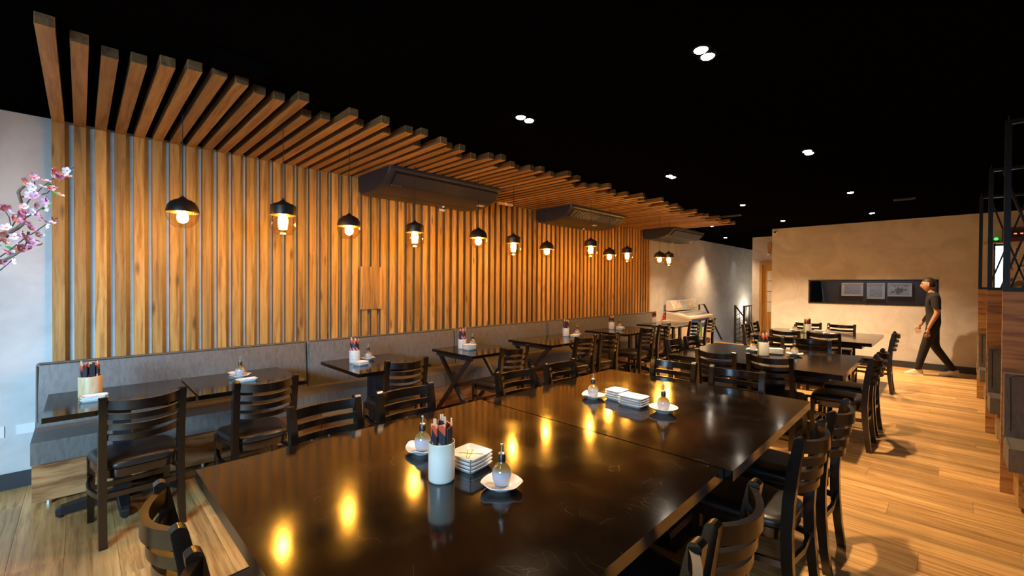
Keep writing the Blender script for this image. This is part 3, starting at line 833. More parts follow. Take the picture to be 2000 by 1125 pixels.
PEND = [('ball', 0.93, 0.54, 1.955), ('jar', 1.22, 1.13, 1.93), ('ball', 1.08, 1.745, 1.955), ('jar', 0.96, 2.49, 1.935), ('ball', 1.20, 3.18, 1.955), ('jar', 1.04, 3.88, 1.915),
        ('ball', 0.98, 4.60, 1.93), ('jar', 1.21, 5.33, 1.96), ('ball', 1.07, 6.03, 1.92), ('jar', 0.97, 6.77, 1.95), ('ball', 1.27, 7.30, 1.93), ('jar', 1.10, 8.05, 1.925)]
ords = ['first', 'second', 'third', 'fourth', 'fifth', 'sixth', 'seventh', 'eighth', 'ninth', 'tenth', 'eleventh', 'twelfth']
pp = {}
for i, (k, x, y, z) in enumerate(PEND):
    gap = (y + 0.157 - 0.07 - 0.02465) / 0.1193          # hang the cord in the nearest gap between beams when it is close
    gy = round(gap) * 0.1193 - 0.157 + 0.07 + 0.02465
    ceil_z = H
    if abs(gy - y) < 0.045: y = gy
    else: ceil_z = BZ
    lab = '%s lit %s glass pendant lamp from the left with dark metal cap' % (ords[i], 'globe-shaped' if k == 'ball' else 'jar-shaped')
    if k not in pp:
        o = make_pendant(k, lab); pp[k] = o; o.location = (x, y, z)
    else:
        o = copy_tree(pp[k], None, (x, y, z), random.random() * 0.5, lab)
    # cord reaches the ceiling: scale its own length
    for ch in o.children:
        if ch.name.startswith('cord'):
            ch.location = (0, 0, 0)
            top_z = 0.84
            need = (ceil_z - 0.001) - z
            zt = 0.232 if k == 'ball' else 0.285
            ch.data = ch.data.copy()
            for v in ch.data.vertices:
                v.co.z = zt - 0.005 + (v.co.z - (zt - 0.005)) * (need - zt + 0.005) / (0.84 - zt + 0.005)

# ---------------------------------------------------------------- recessed downlights
def downlight(x, y, double, label, pw=1.0):
    t = empty('downlight', (x, y, H), 0, label, 'downlight', 'recessed ceiling downlights')
    ys = (-0.047, 0.047) if double else (0.0,)
    hw = 0.055; hy = 0.10 if double else 0.055
    bm = bmesh.new()
    box(bm, -hw, hw, -hy, hy, -0.004, -0.0005)
    done('bezel', bm, M['black_ceiling'], t, bevel=0.001)
    for yc in ys:
        bm = bmesh.new(); lathe(bm, [(0.030, -0.012), (0.036, -0.006), (0.036, -0.004)], 20)
        o = done('lamp', bm, M['lamp_face'], t, (0, yc, 0))
        spot((x, y + yc, H - 0.02), pw * SPOT_W / (2 if double else 1), aim=(x, y + yc, 0))
    return t
rows_ = [(2.455, 'nearest'), (4.97, 'second'), (7.51, 'third'), (9.88, 'farthest')]
for xr, side in ((2.58, 'left'), (3.95, 'right')):
    for y, nm in rows_:
        downlight(xr, y, y < 5.5, '%s lit ceiling downlight in the %s row of four' % (nm, side), 2.1 if y > 9 else 1.15)
    downlight(xr, -0.1, True, 'lit ceiling downlight of the %s row above the camera end' % side, 0.22)
downlight(1.28, 9.71, False, 'lit ceiling downlight just past the end of the ceiling beams', 1.6)
downlight(0.65, 12.34, False, 'farthest left ceiling downlight washing the plaster wall by the freezer')
spot((0.32, 12.5, H - 0.03), 75, size=64, aim=(0.0, 12.5, 0))
# light over the stairwell
st = empty('stair_lamp', (0.03, 16.0, 0.30), 0, 'small lit wall lamp low in the stairwell behind the metal railing', 'wall lamp')
done('back_plate', bx(-0.03, 0, -0.06, 0.06, -0.05, 0.05), M['white_plastic'], st, bevel=0.004)
done('lamp', bx(0, 0.03, -0.04, 0.04, -0.03, 0.03), M['lamp_face'], st, bevel=0.006)
spot((0.30, 16.0, 0.45), 95, size=165, aim=(0.0, 16.0, 1.0), col=(1, 0.82, 0.6))
spot((0.35, 15.0, H - 0.03), 14, size=70, aim=(0.1, 15.0, 0), col=(0.95, 0.9, 0.9))

# ---------------------------------------------------------------- ceiling vents, box
def vent(x, y, lx, ly, label):
    t = empty('ceiling_vent', (x, y, H), 0, label, 'vent')
    done('frame', bx(-lx / 2, lx / 2, -ly / 2, ly / 2, -0.012, -0.001), M['ac'], t, bevel=0.003)
    for k in range(4):
        yy = -ly / 2 + ly * (k + 0.5) / 4
        done('vent_slat', bx(-lx / 2 + 0.02, lx / 2 - 0.02, yy - 0.006, yy + 0.006, -0.018, -0.012), M['ac_dark'], t)
vent(4.44, 8.6, 0.24, 0.12, 'small dark ceiling vent right of the right downlight row')
vent(2.06, 8.52, 0.34, 0.14, 'small dark ceiling vent beside the beam tips')
t = empty('ceiling_box', (1.98, 0.68, H), math.radians(0), 'black rounded box mounted on the ceiling beyond the first beams', 'ceiling box')
bm = bmesh.new(); loft(bm, [[(-a, -b2, z), (a, -b2, z), (a, b2, z), (-a, b2, z)] for a, b2, z in ((0.08, 0.12, -0.05), (0.10, 0.145, -0.035), (0.10, 0.145, -0.001))])
done('housing', bm, M['black_ceiling'], t, bevel=0.01, seg=2)

# ---------------------------------------------------------------- air conditioners
PROF = [(0.0, 0.0), (0.0, -0.185), (0.03, -0.215), (0.18, -0.228), (0.37, -0.220), (0.53, -0.188), (0.63, -0.140), (0.70, -0.080), (0.745, -0.028), (0.750, 0.0)]
def aircon(y0, length, label, closed):
    t = empty('air_conditioner', (0.10, y0, BZ - 0.001), 0, label, 'air conditioner', 'ceiling-hung air conditioners')
    bm = bmesh.new()
    def lp(yv, s):
        cx, cz = 0.37, -0.10
        return [(cx + (x - cx) * s, yv, cz + (z - cz) * (s if z < -0.001 else 1) if z < -0.001 else z) for x, z in PROF]
    loft(bm, [lp(0.0, 0.90), lp(0.012, 0.95), lp(0.04, 0.985), lp(0.10, 1.0), lp(length - 0.10, 1.0), lp(length - 0.04, 0.985), lp(length - 0.012, 0.95), lp(length, 0.90)])
    done('casing', bm, M['ac'], t, smooth=28)
    # louvre panel lying on the sloped front between profile points 6..8
    p0, p1 = Vector((0.605, 0, -0.158)), Vector((0.722, 0, -0.058))
    dv = (p1 - p0).normalized(); nv = Vector((dv.z, 0, -dv.x)); 
    if nv.x < 0: nv = -nv
    def on(u, w, off): return p0 + (p1 - p0) * u + nv * off + Vector((0, w, 0))
    def slab(name, u0, u1, a, b2, o0, o1, mat, par=t, bev=0.002):
        bm = bmesh.new()
        loft(bm, [[on(u0, w, o0), on(u1, w, o0), on(u1, w, o1), on(u0, w, o1)] for w in (a, b2)])
        return done(name, bm, mat, par, bevel=bev)
    if closed:
        slab('outlet_recess', -0.05, 1.03, 0.075, length - 0.075, 0.004, 0.011, M['ac_dark'])
        slab('louvre_flap', 0.02, 0.97, 0.085, length - 0.085, 0.010, 0.018, M['ac'])
    else:
        slab('outlet_recess', 0.0, 1.0, 0.085, length - 0.085, 0.004, 0.011, M['ac_dark'])
        nf = 17
        for k in range(nf):
            w = 0.20 + (length - 0.50) * k / (nf - 1)
            bm = bmesh.new()
            loft(bm, [[on(u, w + du, 0.011), on(u, w + du + 0.022, 0.011), on(u, w + du + 0.022, 0.020), on(u, w + du, 0.020)] for u, du in ((0.2, 0.0), (0.85, 0.03))])
            done('louvre_fin', bm, M['fin'], t)
    # rating label on the belly, maker's plate brackets and strokes, filter cover seam
    def under(x, y, z, a, b2, mat, name):
        return done(name, bx(x - a / 2, x + a / 2, y - b2 / 2, y + b2 / 2, z - 0.002, z), mat, t)
    bm = bx(-0.03, 0.03, -0.055, 0.055, -0.001, 0.001)
    done('rating_label', bm, M['label_print'], t, (0.47, length - 0.14 if closed else length * 0.62, -0.2035), (0, math.radians(-11), 0))
    if closed:
        for k, (w0, w1) in enumerate(((0.0, 0.006), (0.105, 0.111))):
            done('maker_mark', bx(-0.012, 0.012, w0, w1, -0.001, 0.001), M['silver_print'], t, (0.592, 0.10, -0.166), (0, math.radians(-29), 0))
        for k in range(7):
            done('maker_mark', bx(-0.0045, 0.0045, 0.016 + k * 0.012, 0.025 + k * 0.012, -0.001, 0.001), M['silver_print'], t, (0.592, 0.10, -0.166), (0, math.radians(-29), 0))
    under(0.30, length / 2, -0.2245, 0.004, length - 0.2, M['ac_dark'], 'cover_seam')
    bm = bmesh.new(); lathe(bm, [(0.012, -0.245), (0.015, -0.24), (0.015, -0.225)], 12); done('sensor_knob', bm, M['white_plastic'], t, (0.20, length * 0.66, 0))
    return t
aircon(2.27, 1.60, 'nearest charcoal air conditioner under the beams, flap closed', True)
aircon(5.33, 1.60, 'middle charcoal air conditioner under the beams, slotted outlet open', False)
aircon(8.86, 1.60, 'farthest air conditioner past the end of the slat wall', True)

# small wall and ceiling devices
t = empty('alarm_sensor', (0.16, 4.42, BZ - 0.001), 0, 'small white bar sensor with a red light right of the nearest air conditioner', 'sensor')
done('housing', bx(-0.02, 0.02, 0, 0.30, -0.032, 0), M['white_plastic'], t, bevel=0.004)
bm = bmesh.new(); bmesh.ops.create_uvsphere(bm, u_segments=12, v_segments=8, radius=0.007); done('red_light', bm, M['led_red'], t, (0.022, 0.15, -0.016))
def plate(name, lab, cat, x, y0, y1, z0, z1, keys=0, th=0.008):
    t = empty(name, (x, y0, z0), 0, lab, cat)
    done('cover', bx(0, th, 0, y1 - y0, 0, z1 - z0), M['white_plastic'], t, bevel=0.002)
    for k in range(keys):
        a = (y1 - y0) * (k + 0.25) / keys; b2 = (y1 - y0) * (k + 0.75) / keys
        done('key', bx(th, th + 0.003, a, b2, (z1 - z0) * 0.3, (z1 - z0) * 0.7), M['white_plastic'], t, bevel=0.001)
plate('blank_cover', 'white wide blank wall plate beside the left end of the banquette', 'wall plate', 0.0, -0.345, -0.25, 0.40, 0.475)
plate('blank_cover', 'white wall plate cut by the left picture edge', 'wall plate', 0.0, -0.53, -0.405, 0.39, 0.475)
plate('wall_switch', 'white double socket plate on the wall above the freezer, left one', 'socket', 0.0, 11.72, 11.82, 1.06, 1.19, 1)
plate('wall_switch', 'white double socket plate on the wall above the freezer, right one', 'socket', 0.0, 11.90, 12.0, 1.06, 1.19, 1)
plate('wall_sensor', 'small white box on the wall under the farthest air conditioner', 'sensor', 0.0, 10.60, 10.70, 2.585, 2.675, 0, 0.04)
plate('junction_box', 'tiny white box on the slats below the nearest air conditioner', 'sensor', 0.060, 3.43, 3.51, 2.53, 2.56, 0, 0.02)
t = empty('security_camera', (2.12, YB, 2.76), 0, 'small white dome camera at the top corner of the plaster wall', 'security camera')
bm = bmesh.new(); lathe(bm, [(0.045, 0), (0.048, 0.02), (0.04, 0.035)], 16); bmesh.ops.rotate(bm, verts=bm.verts, matrix=Matrix.Rotation(PI / 2, 3, 'X')); done('mount', bm, M['white_plastic'], t, smooth=40)
bm = bmesh.new(); bmesh.ops.create_uvsphere(bm, u_segments=16, v_segments=10, radius=0.026); done('lens', bm, M['ac_dark'], t, (0, -0.03, 0), smooth='all')
t = empty('wall_horn', (1.60, 12.80, 2.44), 0, 'brown wooden ornament with a round end on the wall above the door', 'ornament')
bm = bmesh.new(); loft(bm, [[(-a, -0.05, z), (a, -0.05, z), (a, 0, z), (-a, 0, z)] for a, z in ((0.02, -0.02), (0.035, 0.08), (0.06, 0.19))]); done('flare', bm, M['doorwood'], t, bevel=0.004)
bm = bmesh.new(); bmesh.ops.create_uvsphere(bm, u_segments=14, v_segments=10, radius=0.045); done('knob', bm, M['cream_enamel'], t, (-0.02, -0.05, -0.06), smooth='all')

# ---------------------------------------------------------------- table ware
def chop_cup(x, y, matkey, lab, n_packs, plab, h=0.15, r=0.052, sticks=3, z=TH):
    t = empty('chopstick_cup', (x, y, z), 0, lab, 'cup', 'chopstick cups on the tables')
    bm = bmesh.new()
    prof = [(r * 0.90, 0.0), (r * 0.97, 0.004), (r, 0.012), (r * 1.0, h * 0.5), (r * 1.0, h - 0.004), (r * 0.985, h), (r * 0.93, h - 0.002), (r * 0.90, h * 0.5), (r * 0.86, 0.01)]
    lathe(bm, prof, 32); done('cup', bm, M[matkey], t, smooth='all')
    rnd = random.Random(int(x * 100 + y * 1000))
    pos = []
    for k in range(n_packs):
        if k < 8: a, rr = 2 * PI * k / 8 + 0.2, r * 0.72
        else: a, rr = 2 * PI * k / max(1, n_packs - 8), r * 0.25
        tz = rnd.uniform(-0.012, 0.012)
        pk = empty('chopstick_packet', (x + rr * math.cos(a), y + rr * math.sin(a), z + 0.014), a + PI / 2 + rnd.uniform(-0.15, 0.15), plab, 'chopsticks', plab)
        bm = bmesh.new()
        w, d2, hh = 0.0135, 0.0045, 0.216 + tz
        loft(bm, [[(-w, -d2, zz), (w, -d2, zz + dz), (w, d2, zz + dz), (-w, d2, zz)] for zz, dz in ((0.0, 0), (hh * 0.6, 0), (hh - 0.006, 0.006))])
        done('paper_sleeve', bm, M['sleeve_black'] if rnd.random() < 0.7 else M['sleeve_dark'], pk)
        if k % 5 == 1 or k >= n_packs - 1 and sticks:
            bm = bmesh.new()
            for sx in (-0.004, 0.004):
                box(bm, sx - 0.003, sx + 0.003, -0.003, 0.003, hh - 0.02, hh + 0.022)
            done('chopstick_ends', bm, M['bamboo'], pk)
    return t

def bottle(x, y, lab, rz=0.0, z=TH):
    t = empty('sauce_bottle', (x, y, z), rz, lab, 'sauce bottle', 'ceramic sauce bottles')
    bm = bmesh.new()
    lathe(bm, [(0.026, 0.0), (0.029, 0.004), (0.036, 0.022), (0.0385, 0.042), (0.036, 0.060), (0.027, 0.075), (0.017, 0.082), (0.0135, 0.088), (0.0135, 0.098)], 28)
    done('body', bm, M['glaze_bottle'], t, smooth='all')
    bm = bmesh.new(); lathe(bm, [(0.0150, 0.092), (0.0150, 0.116), (0.0135, 0.118)], 18); done('neck_sleeve', bm, M['bronze'], t, smooth=40)
    bm = bmesh.new(); lathe(bm, [(0.012, 0.117), (0.0125, 0.124), (0.006, 0.128)], 18); done('collar', bm, M['chrome'], t, smooth=40)
    bm = bmesh.new(); tube(bm, [(0, 0, 0.124), (0.002, 0, 0.150), (0.003, 0, 0.158)], [0.004, 0.0036, 0.0036], 10); lathe(bm, [(0.0055, 0.156), (0.0055, 0.160)], 10)
    done('pour_spout', bm, M['chrome'], t, smooth=40)
    return t

def saucer(x, y, lab, r=0.083, ears=3, rz=0.0, z=TH):
    bm = bmesh.new()
    def wob(rr, zz, a):
        k = max(0, (rr / r - 0.55)) / 0.45
        return rr * (1 + 0.06 * k * math.cos(ears * a)), zz + 0.010 * k * max(0, math.cos(ears * a)) ** 2
    lathe(bm, [(r * 0.52, 0.0), (r * 0.55, 0.006), (r * 0.80, 0.014), (r * 0.97, 0.022), (r, 0.0255), (r * 0.97, 0.026), (r * 0.80, 0.018), (r * 0.5, 0.0105), (r * 0.2, 0.010)], 48, wob=wob)
    o = done('saucer', bm, M['white_ceramic'], None, (x, y, z), (0, 0, rz), smooth='all')
    return tag(o, lab, 'saucer', 'saucers under the sauce bottles')

def dish(x, y, z, lx, ly, rz, lab, group, mat='plate_white', lines=True, h=0.020):
    t = empty('square_dish', (x, y, z), rz, lab, 'dish', group)
    def ring(s, zz, n=32):
        out = []
        for k in range(n):
            a = 2 * PI * k / n; ca, sa = math.cos(a), math.sin(a); ex = 0.28
            out.append((math.copysign(abs(ca) ** ex, ca) * lx / 2 * s, math.copysign(abs(sa) ** ex, sa) * ly / 2 * s, zz))
        return out
    bm = bmesh.new()
    loft(bm, [ring(0.78, 0.0), ring(0.80, 0.001), ring(0.97, h * 0.8), ring(1.0, h), ring(0.985, h + 0.001), ring(0.93, h - 0.003), ring(0.80, 0.007), ring(0.3, 0.006)])
    done('dish', bm, M[mat], t, smooth='all')
    if lines:
        bm = bmesh.new()
        for a, off in ((0.5, 0.01), (-0.9, -0.015), (2.1, 0.0)):
            p, q = Vector((-lx * 0.36, off, 0.0078)), Vector((lx * 0.36, off, 0.0078))
            rm = Matrix.Rotation(a, 3, 'Z')
            bar(bm, [rm @ p, rm @ q], 0.0028, 0.0012)
        done('brush_line', bm, M['plate_edge'], t)
        bm = bmesh.new()
        for a in (0.45, 1.35, 2.7, 3.8, 5.3):
            ca, sa = math.cos(a), math.sin(a); ex = 0.28
            px, py = math.copysign(abs(ca) ** ex, ca) * lx / 2, math.copysign(abs(sa) ** ex, sa) * ly / 2
            bar(bm, [(px * 0.965, py * 0.965, h * 0.55), (px * 1.004, py * 1.004, h + 0.0015), (px * 0.95, py * 0.95, h - 0.001)], 0.004, 0.002)
        done('rim_mark', bm, M['plate_edge'], t)
    return t

def stack(x, y, lx, ly, rz, n, where, mat='plate_white', lines=True, z=TH, dz=0.0155):
    nm = {1: ['single'], 2: ['lower', 'upper'], 3: ['bottom', 'middle', 'top'], 4: ['bottom', 'second lowest', 'third lowest', 'top']}[n]
    for k in range(n):
        lab = ('white dish, the only one ' if n == 1 else 'white dish, %s of the stack ' % nm[k]) + where
        dish(x, y, z + k * dz, lx, ly, rz + (k % 2) * 0.02, lab, 'white dishes ' + where, mat, lines)

SD = 0.0115   # saucer well height above the table
# nearest large table
chop_cup(3.465, 1.045, 'cream_ceramic', 'tall cream ceramic chopstick cup on the nearest large table', 13, 'paper-sleeved chopsticks in the tall cream cup on the nearest large table', h=0.158, r=0.054)
saucer(3.685, 1.175, 'white saucer with raised rims right of the cream cup', rz=0.35); bottle(3.685, 1.175, 'sauce bottle standing right of the tall cream cup', z=TH + SD)
saucer(3.165, 1.15, 'white saucer half hidden left behind the cream cup', rz=1.2); bottle(3.165, 1.15, 'sauce bottle half hidden left behind the tall cream cup', z=TH + SD)
stack(3.45, 1.21, 0.150, 0.150, math.radians(8), 4, 'behind the tall cream cup')
# second large table
saucer(3.155, 2.565, 'white wavy saucer left of the two dish stacks', rz=0.6); bottle(3.155, 2.565, 'sauce bottle left of the two dish stacks on the second large table', z=TH + SD)
saucer(3.66, 2.60, 'white round saucer right of the two dish stacks', ears=0); bottle(3.66, 2.60, 'sauce bottle right of the two dish stacks on the second large table', z=TH + SD)
stack(3.285, 2.665, 0.125, 0.135, math.radians(-2), 4, 'in the left pile on the second large table', 'speckle_plate', False)
stack(3.452, 2.60, 0.180, 0.130, math.radians(-2), 4, 'in the right pile on the second large table', 'speckle_plate', False)
# wall tables
chop_cup(0.74, 0.045, 'wood_cup', 'bamboo-coloured chopstick cup on the leftmost wall table', 10, 'paper-sleeved chopsticks in the bamboo-coloured cup', h=0.15, r=0.062)
stack(0.865, 0.060, 0.10, 0.145, 0.0, 2, 'in front of the bamboo-coloured cup')
saucer(0.71, 0.955, 'white saucer between two dishes on the second wall table', rz=0.9); bottle(0.70, 0.955, 'sauce bottle between two dishes on the second wall table', z=TH + SD)
stack(0.55, 0.965, 0.09, 0.13, 0.0, 1, 'behind the bottle on the second wall table')
stack(0.905, 0.955, 0.09, 0.15, 0.1, 1, 'in front of the bottle on the second wall table')
chop_cup(0.72, 1.95, 'painted_ceramic', 'spotted white cup on the twin-post wall table', 9, 'paper-sleeved chopsticks in the spotted cup on the twin-post table', h=0.13)
stack(0.865, 1.945, 0.12, 0.12, 0.2, 2, 'in front of the spotted cup on the twin-post table', 'white_ceramic', False)
saucer(0.655, 2.125, 'saucer on the twin-post wall table', r=0.075, rz=0.2); bottle(0.655, 2.125, 'sauce bottle on the twin-post wall table', z=TH + SD)
chop_cup(0.69, 3.34, 'painted_ceramic', 'spotted flared cup on the smaller cross-legged table', 9, 'paper-sleeved chopsticks in the cup on the smaller cross-legged table', h=0.12)
stack(0.825, 3.345, 0.13, 0.14, 0.1, 4, 'on the smaller cross-legged table')
saucer(0.64, 3.54, 'saucer on the smaller cross-legged table', r=0.075); bottle(0.64, 3.54, 'sauce bottle on the smaller cross-legged table', z=TH + SD)
chop_cup(0.75, 5.32, 'painted_ceramic', 'spotted cup on the longer cross-legged table', 8, 'paper-sleeved chopsticks in the cup on the longer cross-legged table', h=0.13)
stack(0.91, 5.34, 0.12, 0.14, 0.1, 2, 'on the longer cross-legged table', 'white_ceramic', False)
saucer(0.78, 5.57, 'saucer on the longer cross-legged table', r=0.075); bottle(0.78, 5.57, 'sauce bottle on the longer cross-legged table', z=TH + SD)
chop_cup(0.66, 6.75, 'painted_ceramic', 'spotted cup on the long wall table before the freezer table', 8, 'paper-sleeved chopsticks in the cup on the long wall table', h=0.13)
stack(0.82, 6.78, 0.13, 0.14, 0.1, 3, 'on the long wall table before the freezer table', 'speckle_plate', False)
saucer(0.62, 7.08, 'saucer on the long wall table before the freezer table', r=0.075); bottle(0.62, 7.08, 'sauce bottle on the long wall table before the freezer table', z=TH + SD)
# farthest wall table: condiments and a red sauce boat
chop_cup(0.52, 8.62, 'painted_ceramic', 'cup of chopsticks on the farthest wall table by the freezer', 8, 'paper-sleeved chopsticks in the cup on the farthest wall table', h=0.12)
stack(0.80, 8.55, 0.12, 0.14, 0.1, 4, 'on the farthest wall table', 'speckle_plate', False)
t = empty('red_figure', (0.62, 8.86, TH), 0, 'small bright red ornament on the farthest wall table', 'ornament')
bm = bmesh.new(); lathe(bm, [(0.03, 0), (0.05, 0.02), (0.05, 0.05), (0.02, 0.08), (0.02, 0.10), (0.03, 0.12), (0.012, 0.16)], 16, wob=lambda r, z, a: (r * (1 + 0.15 * math.cos(3 * a)), z))
done('body', bm, pmat('red_glaze', (0.6, 0.03, 0.01), 0.3), t, smooth='all')
t = empty('menu_stand', (0.56, 9.05, TH), 0.3, 'upright grey menu stand on the farthest wall table', 'menu stand')
done('board', bx(-0.012, 0.012, -0.02, 0.02, 0, 0.26), M['ac'], t, bevel=0.003); done('base', bx(-0.04, 0.04, -0.05, 0.05, 0, 0.012), M['ac'], t, bevel=0.003)
# middle large table
chop_cup(3.43, 5.53, 'green_ceramic', 'white cup with a green slash on the middle large table', 12, 'paper-sleeved chopsticks in the cup with a green slash', h=0.155, r=0.058)
saucer(3.25, 5.79, 'saucer left behind the green-slash cup', rz=0.3); bottle(3.25, 5.79, 'sauce bottle left behind the green-slash cup', z=TH + SD)
saucer(3.68, 5.80, 'saucer right of the dishes on the middle large table', rz=0.7); bottle(3.68, 5.80, 'sauce bottle right of the dishes on the middle large table', z=TH + SD)
stack(3.50, 5.76, 0.145, 0.13, math.radians(25), 4, 'beside the green-slash cup', 'white_ceramic', False)
# farthest large table
chop_cup(3.22, 8.80, 'green_ceramic', 'pale cup of chopsticks on the farthest large table', 9, 'paper-sleeved chopsticks in the pale cup on the farthest large table', h=0.15, r=0.058)
saucer(3.03, 8.84, 'saucer left of the cup on the farthest large table', rz=0.3); bottle(3.03, 8.84, 'sauce bottle left of the cup on the farthest large table', z=TH + SD)
saucer(3.53, 8.70, 'saucer right of the cup on the farthest large table', rz=0.3); bottle(3.53, 8.70, 'sauce bottle right of the cup on the farthest large table', z=TH + SD)
stack(3.37, 8.87, 0.13, 0.12, 0.2, 3, 'on the farthest large table', 'white_ceramic', False)

# ---------------------------------------------------------------- booths on the right
BX = 5.205
def booth_partition(yc, label):
    t = empty('booth_partition', (BX, yc, 0), 0, label, 'partition', 'wood and metal partitions between the booths')
    done('wood_panel', bx(0, W - BX - 0.002, -0.020, 0.020, 0.0, 1.515), M['boothwood'], t, bevel=0.002)
    B = M['black_metal']
    done('screen_post', bx(0.0, 0.035, -0.018, 0.018, 1.515, 2.80), B, t, bevel=0.002)
    done('screen_post', bx(1.24, 1.275, -0.018, 0.018, 1.515, 2.80), B, t, bevel=0.002)
    done('screen_rail', bx(0.035, 1.24, -0.018, 0.018, 1.515, 1.545), B, t, bevel=0.002)
    done('screen_rail', bx(0.035, 1.24, -0.018, 0.018, 2.77, 2.80), B, t, bevel=0.002)
    for a, b2 in ((0.10, 0.44), (0.44, 0.10), (0.30, 0.62), (0.66, 0.30), (0.62, 0.98), (0.98, 0.62), (0.86, 1.20), (1.20, 0.86)):
        bm = bmesh.new(); bar(bm, [(a, 0, 1.545), (b2, 0, 2.77)], 0.018, 0.026)
        done('screen_bar', bm, B, t)
    bm = bmesh.new(); tube(bm, [(0.02, 0, 2.80), (0.02, 0, H)], 0.008, 8); done('hanger', bm, B, t)
    return t
def booth_bench(yc, side, label):
    # side -1: seat on the camera side of the partition, +1: far side
    t = empty('booth_bench', (BX + 0.01, yc + side * 0.021, 0), 0 if side < 0 else 0, label, 'bench', 'grey booth benches on the right')
    s = side; L_ = W - BX - 0.02
    def rg(a, b2): return (min(s * a, s * b2), max(s * a, s * b2))
    done('plinth', bx(0.07, L_, *rg(0.0, 0.36), 0.035, 0.30), M['boothwood'], t, bevel=0.002)
    done('side_panel', bx(0.055, 0.07, *rg(0.0, 0.36), 0.035, 0.30), M['boothwood'], t, bevel=0.001)
    bm = bx(0.09, 0.12, *rg(0.30, 0.33), 0.0, 0.035); done('foot_glide', bm, M['chrome'], t)
    done('seat_cushion', bx(0.0, L_, *rg(0.06, 0.47), 0.30, 0.455), M['leather'], t, bevel=0.03, seg=3, smooth=True)
    bm = bmesh.new()
    loft(bm, [[(x, s * 0.0, 0.44), (x, s * 0.13, 0.44), (x, s * 0.075, 0.91), (x, s * 0.0, 0.91)] for x in (0.0, L_)])
    done('back_cushion', bm, M['leather'], t, bevel=0.022, seg=3, smooth=True)
    for path in ([(0.03, s * 0.124, 0.50), (0.028, s * 0.082, 0.885), (0.06, s * 0.078, 0.903), (L_, s * 0.078, 0.903)], [(0.012, s * 0.10, 0.452), (0.012, s * 0.44, 0.452)], [(0.02, s * 0.464, 0.445), (L_, s * 0.464, 0.445)]):
        bm = bmesh.new(); tube(bm, path, 0.0035, 6); done('piping', bm, M['piping'], t)
    return t
for yc, nm in ((4.95, 'nearest'), (6.86, 'middle'), (8.88, 'farthest')):
    booth_partition(yc, '%s booth partition: wooden panel with black crossed-bar screen on top' % nm)
    booth_bench(yc, -1, 'grey booth bench on the camera side of the %s partition' % nm)
    booth_bench(yc, 1, 'grey booth bench backing the far side of the %s partition' % nm)

# things on the far wall seen through the screens
t = empty('wall_shelf', (5.33, YB, 2.30), 0, 'wooden wall shelf behind the booth screens', 'shelf')
done('board', bx(0, 0.75, -0.20, 0, -0.012, 0.012), M['boothwood'], t, bevel=0.002)
for a in (0.12, 0.62): done('bracket', bx(a, a + 0.02, -0.16, 0, -0.10, -0.012), M['black_metal'], t)
t = empty('display_box', (5.54, YB - 0.03, 2.345), 0, 'brown box with red lit digits standing on the wall shelf', 'display')
done('case', bx(0, 0.36, -0.15, 0, -0.033, 0.20), pmat('brown_case', (0.10, 0.035, 0.015), 0.4), t, bevel=0.008)
done('screen', bx(0.03, 0.33, -0.156, -0.15, 0.03, 0.16), M['ac_dark'], t, bevel=0.002)
for k in range(4): done('red_digit', bx(0.06 + k * 0.07, 0.09 + k * 0.07, -0.159, -0.156, 0.085, 0.100), M['led_red'], t)
t = empty('green_light', (5.475, YB - 0.10, 2.312), 0, 'small round device glowing green on the wall shelf', 'device')
bm = bmesh.new(); lathe(bm, [(0.04, 0), (0.044, 0.02), (0.02, 0.05)], 16); done('base', bm, M['ac_dark'], t, smooth=40)
bm = bmesh.new(); bmesh.ops.create_uvsphere(bm, u_segments=14, v_segments=10, radius=0.026); done('green_lamp', bm, M['led_green'], t, (0.0, -0.02, 0.055), smooth='all')
t = empty('light_column', (5.455, YB - 0.001, 1.45), 0, 'tall bright white lit panel in a black frame on the far wall behind the screens', 'light panel')
done('frame', bx(0, 0.13, -0.06, 0, 0, 0.83), M['black_metal'], t, bevel=0.003)
done('lit_face', bx(0.018, 0.112, -0.066, -0.06, 0.02, 0.80), M['cold_light'], t, bevel=0.002)
for k in range(9): done('frame_rib', bx(0.0, 0.022, -0.074, -0.066, 0.06 + k * 0.085, 0.075 + k * 0.085), M['black_metal'], t)
t = empty('paper_strip', (5.69, YB - 0.001, 2.04), 0, 'narrow white paper strip with dark handwritten characters on the far wall', 'notice')
done('paper', bx(0, 0.045, -0.002, 0, 0, 0.19), M['napkin'], t)
for k in range(5): done('ink_stroke', bx(0.012, 0.032, -0.003, -0.002, 0.02 + k * 0.034, 0.034 + k * 0.034), M['ac_dark'], t)
t = empty('wave_picture', (5.59, YB - 0.001, 1.42), 0, 'large black and white picture of swirling lines on the far wall behind the booths', 'picture')
done('print', bx(0, 0.80, -0.012, 0, 0, 0.52), M['wave_print'], t, bevel=0.002)

